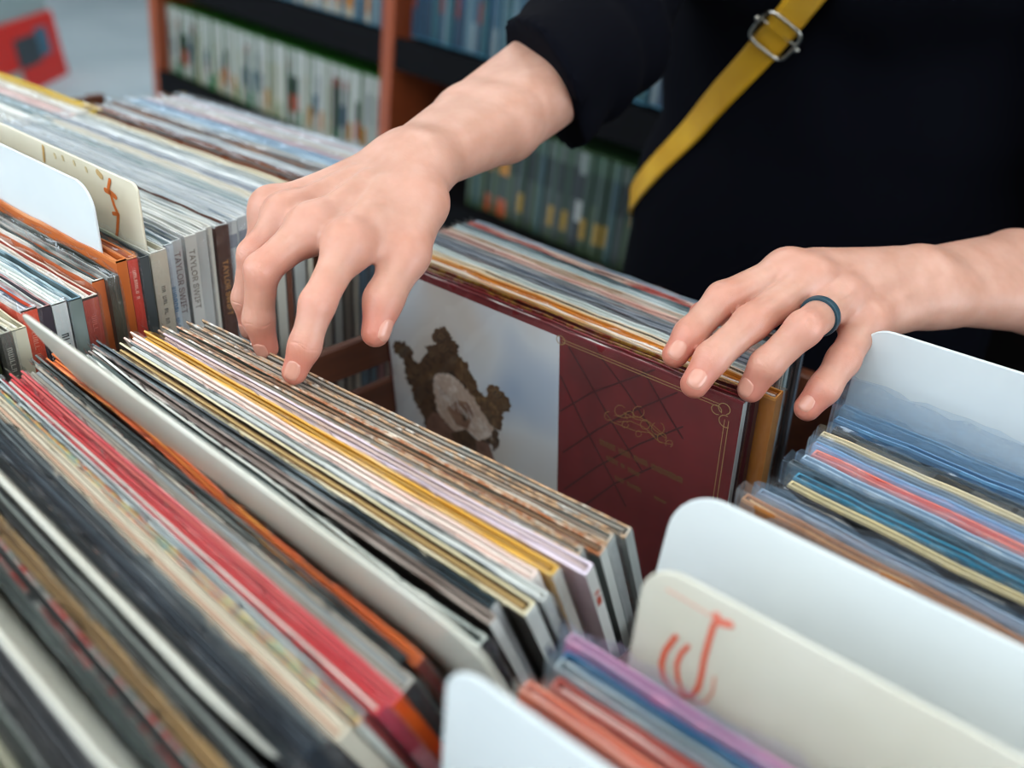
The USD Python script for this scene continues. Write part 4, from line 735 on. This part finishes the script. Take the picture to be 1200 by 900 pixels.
# torso, arms to the shoulder, head, legs
TC = np.array([-.370, .98])
def squash(p, c, sx):
    q = p.copy(); q[..., 0] = (q[..., 0] - c) / sx + c; return q
RS, LS = np.array([-.565, .955, 1.315]), np.array([-.235, .955, 1.315])
def torso(p, g=0.):
    q = squash(p, TC[0], 1.56)
    d = cap(q, (TC[0], 1.035, .92), (TC[0], 1.02, 1.07), .118 + g, .100 + g); d = smin(d, cap(q, (TC[0], 1.02, 1.07), (TC[0], .975, 1.22), .100 + g, .108 + g), .06)
    d = smin(d, cap(q, (TC[0], .975, 1.22), (TC[0], .965, 1.32), .108 + g, .070 + g), .05) * 1.0
    for sx in (-1, 1): d = smin(d, ball(p, (TC[0] + sx * .075, .885, 1.205), .066 + g), .05)
    return d
HC = np.array([-.40, .885, 1.555])
def body(p):
    d = torso(p)
    for S, E, Mm in ((RS, RE, RM_), (LS, LE, LM_)):
        d = smin(d, cap(p, S, E, .050, .037), .03); d = smin(d, cap(p, E, E * .35 + Mm * .65, .036, .028), .02)
    d = smin(d, cap(p, (TC[0], .955, 1.36), (TC[0], .915, 1.50), .052, .050), .03)
    hd = ell(p, HC + [0, .012, .03], (.072, .094, .098)); hd = smin(hd, ell(p, HC + [0, -.02, -.045], (.054, .068, .062)), .04)
    hd = smin(hd, cap(p, HC + [0, -.090, .012], HC + [0, -.106, -.020], .007, .012), .012)
    for sx in (-1, 1):
        hd = smin(hd, ell(p, HC + [sx * .075, .015, .0], (.010, .022, .030)), .008); eb = ball(p, HC + [sx * .032, -.074, .022], .0135); hd = smin(hd, np.maximum(eb, (HC[2] + .0235 - p[..., 2]) * .9), .003); hd = smin(hd, np.maximum(eb, (p[..., 2] - HC[2] - .0165) * .9), .003)
        hd = smin(hd, cap(p, HC + [sx * .012, -.083, -.048], HC + [sx * .002, -.088, -.046], .006, .007), .008)
    d = smin(d, hd, .02)
    for sx in (-1, 1):
        d = smin(d, cap(p, (TC[0] + sx * .09, 1.03, .88), (TC[0] + sx * .095, 1.0, .48), .085, .052), .03); d = smin(d, cap(p, (TC[0] + sx * .095, 1.0, .48), (TC[0] + sx * .10, 1.04, .08), .052, .034), .02)
        d = smin(d, cap(p, (TC[0] + sx * .10, 1.04, .055), (TC[0] + sx * .115, .89, .03), .035, .024), .02)
    return d
skin = mat('skin', {'t': ('texture_coordinate', {}), 'n': ('noise_texture', {'scale': 55., 'detail': 4.}), 'a': ('attribute', {'attribute': 'flush'}),
    'r': ('rgb_ramp', {'ramp': [(.3, lin('b78874')), (.7, lin('c59886'))]}), 'x': ('mix', {'color2': lin('c86a58')}), 'n2': ('noise_texture', {'scale': 700., 'detail': 3.}),
    'b': ('bump', {'strength': .12, 'distance': .0006}), 'p': ('principled_bsdf', {'roughness': .42, 'specular_ior_level': .45, 'subsurface_weight': .25, 'subsurface_scale': .004, 'subsurface_radius': (1., .35, .2)})},
    [('t.object', 'n.vector'), ('t.object', 'n2.vector'), ('n.fac', 'r.fac'), ('a.fac', 'x.fac'), ('r.color', 'x.color1'), ('x.color', 'p.base_color'), ('n2.fac', 'b.height'), ('b.normal', 'p.normal')])
person = thing('person', 'person in a dark navy top flipping through records with both hands', 'person')
def box_of(pts, m): a = np.array(pts); return a.min(0) - m, a.max(0) + m
parts_ = []
for Hd, T, Wr, Mf, El in ((RH, RT, RWr, RM_, RE), (LH, LT, LWr, LM_, LE)):
    pts = [j for J, r in Hd.values() for j in J] + T[0] + [Wr, El]; lo, hi = box_of(pts, .055)
    g = nets(lambda p: hand_sdf(p, Hd, T, Wr, Mf, El), lo, hi, .0016); parts_.append(g)
parts_.append(nets(body, (-.78, .70, -.012), (.10, 1.25, 1.72), .010))
def manifold(g):
    g.merge_vertices(); return m3.Manifold(m3.Mesh(np.asarray(g.vertices, np.float32), np.asarray(g.faces, np.uint32)))
try:
    ms = [manifold(g) for g in parts_]; u = ms[2] + ms[0] + ms[1]
    if any(q.status() != m3.Error.NoError for q in ms) or u.is_empty(): raise ValueError('not manifold')
    mm = u.to_mesh(); bodymesh = trimesh.Trimesh(mm.vert_properties[:, :3], mm.tri_verts, process=False); print('BODY union ok')
except Exception as e:
    print('BODY fallback', e); bodymesh = trimesh.util.concatenate(parts_)
bodymesh = trimesh.Trimesh(bodymesh.vertices, bodymesh.faces, process=False)
# skin folds over the finger joints, on a locally finer mesh
KN = []
for Hd, T in ((RH, RT), (LH, LT)):
    for J, r in list(Hd.values()) + [T]:
        for i in (1, 2):
            if (J is T[0]) and i == 1: continue
            big = i == 1 or J is T[0]; KN.append((J[i], unit(J[i + 1] - J[i - 1]), r[i], big))
KP = np.array([k[0] for k in KN])
for rd in (.0135, .0125):
    fc = bodymesh.triangles_center; near = np.where((((fc[:, None] - KP[None]) ** 2).sum(-1) < rd ** 2).any(1))[0]
    v2, f2 = trimesh.remesh.subdivide(bodymesh.vertices, bodymesh.faces, near); bodymesh = trimesh.Trimesh(v2, f2, process=False)
vn = np.array(bodymesh.vertex_normals); vv = np.array(bodymesh.vertices)
for (c_, ax_, r_, big) in KN:
    q = vv - c_; m = np.where((q ** 2).sum(1) < .0125 ** 2)[0]; q = q[m]; dr_ = unit(CAM - c_); dr_ = unit(dr_ - ax_ * (dr_ @ ax_)); sd_ = np.cross(ax_, dr_)
    s_, l_, u_ = q @ ax_, q @ sd_, q @ dr_; w_ = np.clip((u_ - .25 * r_) / (.5 * r_), 0, 1) * np.clip((.0115 - np.sqrt((q ** 2).sum(1))) / .0035, 0, 1); dd = 0
    for o, dp in (((-.0045, .6), (-.0015, 1.), (.0015, 1.), (.0045, .6)) if big else ((-.0012, .8), (.0010, 1.))):
        dd = dd + dp * np.exp(-((s_ - o - .0007 * np.sin(l_ * 420 + o * 3000) + .8 * np.abs(l_) * np.sign(o) * .25) / (.00065 if big else .00045)) ** 2)
    vv[m] -= vn[m] * (dd * w_ * (.00042 if big else .00030))[:, None]
bodymesh = trimesh.Trimesh(vv, bodymesh.faces, process=False)
bp = obj('body', bodymesh, skin, person, smooth=True)
V = np.array(UsdGeom.Mesh(bp).GetPointsAttr().Get()); fl = np.zeros(len(V))
for Hd, T in ((RH, RT), (LH, LT)):
    for J, r in list(Hd.values()) + [T]:
        for i, s, amp in ((3, .013, .75), (1, .011, .30), (2, .009, .22), (0, .012, .22)): fl = np.maximum(fl, amp * np.exp(-((V - J[i]) ** 2).sum(1) / (2 * s * s)))
pv = UsdGeom.PrimvarsAPI(bp).CreatePrimvar('flush', Sdf.ValueTypeNames.FloatArray, 'vertex'); pv.Set(Vt.FloatArray.FromNumpy(fl.astype(np.float32)))
# nails
nailm = mat('nail', {'p': ('principled_bsdf', {'base_color': lin('c98f7c'), 'roughness': .3, 'specular_ior_level': .5, 'coat_weight': .3})}, [])
def nail(f, J, r, dors, lab=None, ln=.0115, wd=.0092):
    ax = unit(J[3] - J[2]); dn = unit(dors - ax * (dors @ ax)); sd = np.cross(ax, dn); c = J[3] - ax * .0015; A, B = np.meshgrid(np.linspace(-1, 1, 17), np.linspace(-1, 1, 15), indexing='ij')
    rr = np.maximum(np.abs(A), np.abs(B)); qq = np.sqrt(A ** 2 + B ** 2) + 1e-9; kk = np.where(qq > 0, rr / qq, 1); kk = kk * .75 + .25; A, B = A * kk, B * kk
    p = c + A[..., None] * ax * ln / 2 + B[..., None] * sd * wd / 2 + dn * .02; p = p.reshape(-1, 3)
    for _ in range(14): p = p - dn * np.clip(f(p), -.004, .004)[:, None] * .9
    edge = (rr.reshape(-1) > .99); top = p + dn * np.where(edge, -.0002, .00045 - .0002 * (rr.reshape(-1) ** 4))[:, None] ; bot = p - dn * .0008; n0 = len(p); fs = []
    for i in range(16):
        for j in range(14):
            a = i * 15 + j; fs += [[a, a + 15, a + 16], [a, a + 16, a + 1], [n0 + a, n0 + a + 16, n0 + a + 15], [n0 + a, n0 + a + 1, n0 + a + 16]]
    obj('fingernail', trimesh.Trimesh(np.vstack([top, bot]), fs, process=False), nailm, person, smooth=True)
fR = lambda p: hand_sdf(p, RH, RT, RWr, RM_, RE); fL = lambda p: hand_sdf(p, LH, LT, LWr, LM_, LE)
cv = lambda J: unit(CAM - J[3])
nail(fR, RH['index'][0], 0, cv(RH['index'][0]) + .25 * -R[:, 0]); nail(fR, RH['middle'][0], 0, cv(RH['middle'][0]) - .5 * R[:, 0] - .2 * R[:, 1]); nail(fR, RH['ring'][0], 0, cv(RH['ring'][0]) - 1.2 * R[:, 0])
nail(fR, RT[0], 0, cv(RT[0]) * .55 + R[:, 0] * .9, ln=.0135, wd=.0115)
nail(fL, LH['index'][0], 0, cv(LH['index'][0]) - .1 * R[:, 1], ln=.0125, wd=.0108); nail(fL, LH['middle'][0], 0, cv(LH['middle'][0]) - .1 * R[:, 1], ln=.0125, wd=.0112)
nail(fL, LH['ring'][0], 0, cv(LH['ring'][0]) - .55 * R[:, 0] - .2 * R[:, 1], ln=.012, wd=.0105); nail(fL, LH['little'][0], 0, cv(LH['little'][0]) - .35 * R[:, 0] - .1 * R[:, 1], ln=.0105, wd=.009)
# eyes, hair
for sx in (-1, 1):
    e = trimesh.creation.icosphere(3, .0118); e.apply_translation(HC + [sx * .032, -.0725, .022]); obj('eye', e, printed(['e8e4de', 'e0dcd6'], (9, 9, 9), .2), person, smooth=True)
    e = trimesh.creation.icosphere(2, .0058); e.apply_scale([1, .45, 1]); e.apply_translation(HC + [sx * .032, -.0828, .0200]); obj('iris', e, plain('2a1c14', .2), person, smooth=True)
    obj('eyebrow', tube([HC + [sx * .016, -.089, .043], HC + [sx * .032, -.088, .047], HC + [sx * .048, -.078, .044]], [.0018, .0028, .0012], 6), plain('2e211a', .7), person, smooth=True)
hair = nets(lambda p: np.maximum(np.minimum(smin(ell(p, HC + [0, .022, .035], (.084, .104, .108)), cap(p, HC + [0, .085, -.02], HC + [0, .095, -.16], .07, .05), .03), 9), -ell(p, HC + [0, -.115, -.03], (.062, .075, .10))), HC - [.13, .17, .28], HC + [.13, .2, .17], .006)
obj('hair', hair, plain('2e211a', .5), person, smooth=True)
obj('lips', tube([HC + [x, -.0905 + abs(x) * .35, -.0475 + abs(x) * .05] for x in np.linspace(-.021, .021, 9)], [.0012, .0028, .0038, .0042, .0040, .0042, .0038, .0028, .0012], 8), plain('a8645a', .45), person, smooth=True)
# clothes
cloth = mat('navy_cloth', {'t': ('texture_coordinate', {}), 'n': ('noise_texture', {'scale': 420., 'detail': 2.}), 'b': ('bump', {'strength': .25, 'distance': .001}), 'p': ('principled_bsdf', {'base_color': lin('06070e'), 'roughness': .95, 'specular_ior_level': .06})},
            [('t.object', 'n.vector'), ('n.fac', 'b.height'), ('b.normal', 'p.normal')])
cA, cB = P(585, 22, DI + .215), P(657, 158, DI + .235); cuff_c = (cA + cB) / 2; cuff_n = unit(np.cross(cB - cA, P(642, 72, DI + .165) - cA)); cuff_n = cuff_n if cuff_n @ (RM_ - RE) > 0 else -cuff_n; cuff_c = cuff_c - cuff_n * .004
cuffL = LE * .52 + LM_ * .48; cuffLn = unit(LM_ - LE)
def sleeve(p, S, E, Mm, cc, cn, r1):
    w = .003 * np.sin((p @ np.array([31., 42., 67.])) + 2.5 * np.sin(p @ np.array([17., -29., 11.])))
    fore = np.maximum(cap(p, E, E + (Mm - E) * .95, r1, r1 - .002) + w, (p - cc) @ cn)
    return smin(cap(p, S, E, .068, r1) + w, fore, .01)
def top(p):
    d = torso(p, .014); w = .0035 * np.sin(p[..., 0] * 26 + 1.6 * np.sin(p[..., 2] * 9) + p[..., 2] * 14) * np.clip((1.18 - p[..., 2]) / .2, 0, 1) + .0015 * np.sin(p[..., 0] * 61 + p[..., 2] * 37)
    d = d + w; d = smin(d, cap(squash(p, TC[0], 1.56), (TC[0], 1.035, .92), (TC[0], 1.03, .70), .136, .140), .02)
    s = smin(sleeve(p, RS, RE, RM_, cuff_c, cuff_n, .0570), sleeve(p, LS, LE, LM_, cuffL, cuffLn, .0545), .01); d = smin(d, s, .022)
    d = np.maximum(d, .73 - p[..., 2]); return np.maximum(d, -cap(p, (TC[0], .93, 1.38), (TC[0], .90, 1.5), .075, .09))
tm = nets(top, (-.80, .50, .71), (.28, 1.26, 1.45), .006); obj('knit_top', tm, cloth, person, smooth=True)
jeans = nets(lambda p: np.maximum(np.minimum(smin(torso(p, .008), smin(smin(cap(p, (TC[0] - .09, 1.03, .88), (TC[0] - .095, 1.0, .48), .094, .062), cap(p, (TC[0] - .095, 1.0, .48), (TC[0] - .10, 1.04, .10), .062, .05), .02), smin(cap(p, (TC[0] + .09, 1.03, .88), (TC[0] + .095, 1.0, .48), .094, .062), cap(p, (TC[0] + .095, 1.0, .48), (TC[0] + .10, 1.04, .10), .062, .05), .02), .01), .03), 9), np.maximum(p[..., 2] - .90, .085 - p[..., 2])), (-.66, .84, .05), (-.14, 1.2, .95), .012)
obj('trousers', jeans, plain('1b2130', .85), person, smooth=True)
for sx in (-1, 1):
    sh = nets(lambda p: np.maximum(smin(cap(p, (TC[0] + sx * .10, 1.05, .06), (TC[0] + sx * .115, .89, .045), .045, .036), cap(p, (TC[0] + sx * .10, 1.05, .06), (TC[0] + sx * .10, 1.05, .10), .045, .044), .02), .004 - p[..., 2]), (TC[0] + sx * .11 - .09, .80, -.01), (TC[0] + sx * .11 + .09, 1.14, .16), .006)
    obj('shoe', sh, plain('222226', .6), person, smooth=True)
# ring on the left ring finger
J = LH['ring'][0]; c0 = J[0] * .40 + J[1] * .60; axr = unit(J[1] - J[0]); a = unit(np.cross(axr, [0, 0, 1.])); b = np.cross(axr, a); rad = .0112
prof = [(rad - .0008, -.0027), (rad + .0010, -.0027), (rad + .0015, -.0015), (rad + .0015, .0015), (rad + .0010, .0027), (rad - .0008, .0027)]; vs, fs = [], []; N = 48
for k in range(N):
    th = 2 * math.pi * k / N
    for (r_, s_) in prof: vs.append(c0 + axr * s_ + r_ * (math.cos(th) * a + math.sin(th) * b))
for k in range(N):
    for j in range(6): fs.append([k * 6 + j, k * 6 + (j + 1) % 6, ((k + 1) % N) * 6 + (j + 1) % 6, ((k + 1) % N) * 6 + j])
obj('finger_ring', (np.array(vs), np.array(fs)), plain('1f3d49', .5), None, smooth=40, label='dark teal band worn on a finger of the hand at the right', cat='ring')

# ---------------------------------------------------------------- yellow crossbody bag
bag = thing('crossbody_bag', 'yellow leather crossbody bag worn over the dark top', 'bag')
LEA = mat('yellow_leather', {'t': ('texture_coordinate', {}), 'n': ('noise_texture', {'scale': 260., 'detail': 3.}), 'n2': ('noise_texture', {'scale': 20.}), 'r': ('rgb_ramp', {'ramp': [(.3, lin('b8860f')), (.7, lin('cf9f22'))]}),
    'b': ('bump', {'strength': .3, 'distance': .001}), 'p': ('principled_bsdf', {'roughness': .42})}, [('t.object', 'n.vector'), ('t.object', 'n2.vector'), ('n2.fac', 'r.fac'), ('r.color', 'p.base_color'), ('n.fac', 'b.height'), ('b.normal', 'p.normal')])
STEEL = plain('b8b4aa', .22, metal=1.0)
def march(px, py):
    v = ray(px, py); t = .6
    for _ in range(80): t += float(top((CAM + v * t)[None])[0]) * .7
    return CAM + v * t
def grad(p, f=top, e=.004):
    g = np.array([float(f((p + d)[None])[0] - f((p - d)[None])[0]) for d in np.eye(3) * e]); return unit(g)
def settle(p, off):
    p = np.array(p, float)
    for _ in range(10): p = p - grad(p) * (float(top(p[None])[0]) - off)
    return p
def strap(pts, w, th, name, off=.0035):
    C = np.array([settle(p, off) for p in pts])
    for k in range(3):
        L = np.r_[0, np.cumsum(np.linalg.norm(np.diff(C, axis=0), axis=1))]; q = np.linspace(0, L[-1], max(12, int(L[-1] / .012))); C = np.stack([np.interp(q, L, C[:, i]) for i in range(3)], 1)
        C[1:-1] = (C[:-2] + 2 * C[1:-1] + C[2:]) / 4
        C = np.array([settle(p, off) for p in C])
    for _ in range(8): C[1:-1] = (C[:-2] + 2 * C[1:-1] + C[2:]) / 4
    Tn = np.gradient(C, axis=0); Tn /= np.linalg.norm(Tn, axis=1, keepdims=True); Nn = np.array([grad(c) for c in C])
    for _ in range(4): Nn[1:-1] = (Nn[:-2] + 2 * Nn[1:-1] + Nn[2:]) / 4
    S = np.cross(Tn, Nn); S /= np.linalg.norm(S, axis=1, keepdims=True); Nn = np.cross(S, Tn); prof = [(-w / 2, -.3), (-w / 2 + .001, .75), (-w * .38, 1.), (-w * .36, .8), (w * .36, .8), (w * .38, 1.), (w / 2 - .001, .75), (w / 2, -.3)]; vs, fs = [], []
    for c, s, n in zip(C, S, Nn):
        for (a_, b_) in prof: vs.append(c + s * a_ + n * b_ * th)
    m_ = len(prof)
    for i in range(len(C) - 1):
        for j in range(m_): fs.append([i * m_ + j, i * m_ + (j + 1) % m_, (i + 1) * m_ + (j + 1) % m_, (i + 1) * m_ + j])
    g = trimesh.Trimesh(*(lambda v, f: (v, np.vstack([f[:, [0, 1, 2]], f[:, [0, 2, 3]]])))(np.array(vs), np.array(fs)), process=False); trimesh.repair.fix_normals(g); obj(name, g, LEA, bag, smooth=30); return C, S, Nn, Tn
lo_ = march(764, 205); mid = march(832, 128); bk = march(918, 30); up_ = march(962, -18)
pl = [(TC[0] - .10, 1.20, .86), (TC[0] - .17, 1.17, .865), (TC[0] - .225, 1.12, .87), (TC[0] - .25, 1.05, .885), lo_ + [-.030, .085, -.075], lo_ + [-.020, .05, -.05], lo_ + [-.009, .02, -.022]] + [lo_ * (1 - t) + mid * t for t in np.linspace(0, 1, 8)] + [mid * (1 - t) + bk * t for t in np.linspace(.12, 1, 10)] + [bk * (1 - t) + up_ * t for t in np.linspace(.2, 1, 5)] + [up_ * (1 - t) + np.array([TC[0] + .10, .93, 1.36]) * t for t in np.linspace(.15, 1, 8)] + [(TC[0] + .09, 1.02, 1.38), (TC[0] + .03, 1.08, 1.25), (TC[0] - .02, 1.13, 1.08), (TC[0] - .06, 1.165, .95)]
C, S, Nn, Tn = strap(pl, .0295, .0024, 'strap')
i = int(np.argmin(((C - bk) ** 2).sum(1))); c, s, n, t = C[i] + Nn[i] * .0078, S[i], Nn[i], Tn[i]
fw, fl_ = .0200, .0205; q = []
for k in range(40):
    th = 2 * math.pi * k / 40; cx, sx = math.cos(th), math.sin(th); q.append(c + s * fw * np.sign(cx) * abs(cx) ** .45 + t * fl_ * np.sign(sx) * abs(sx) ** .45)
obj('buckle', tube(q, .0019, 8, True), STEEL, bag, smooth=True)
obj('buckle_pin', tube([c - t * fl_ * .98 - n * .0015, c - t * fl_ - n * .0015 + s * .0001, c - t * fl_ + s * .0002], .0014, 6), STEEL, bag, smooth=True)
obj('buckle_bar', tube([c - s * (fw + .004) + t * .002 - n * .004, c + s * (fw + .004) + t * .002 - n * .004], .0013, 8), STEEL, bag, smooth=True)
for e in (-1, 1):
    k = trimesh.creation.icosphere(2, .0026); k.apply_translation(c + s * e * (fw + .003) + t * .002 - n * .001); obj('buckle_knob', k, STEEL, bag, smooth=True)
C2, *_ = strap([bk * (1 - x) + up_ * x + grad(bk) * .0 for x in np.linspace(-.04, 1.2, 10)], .0262, .0020, 'strap_end', .0068)
bb = box(-.11, .11, -.03, .03, -.08, .08, .012); bb.apply_translation((TC[0] - .05, 1.205, .86)); obj('pouch', bb, LEA, bag, smooth=30)
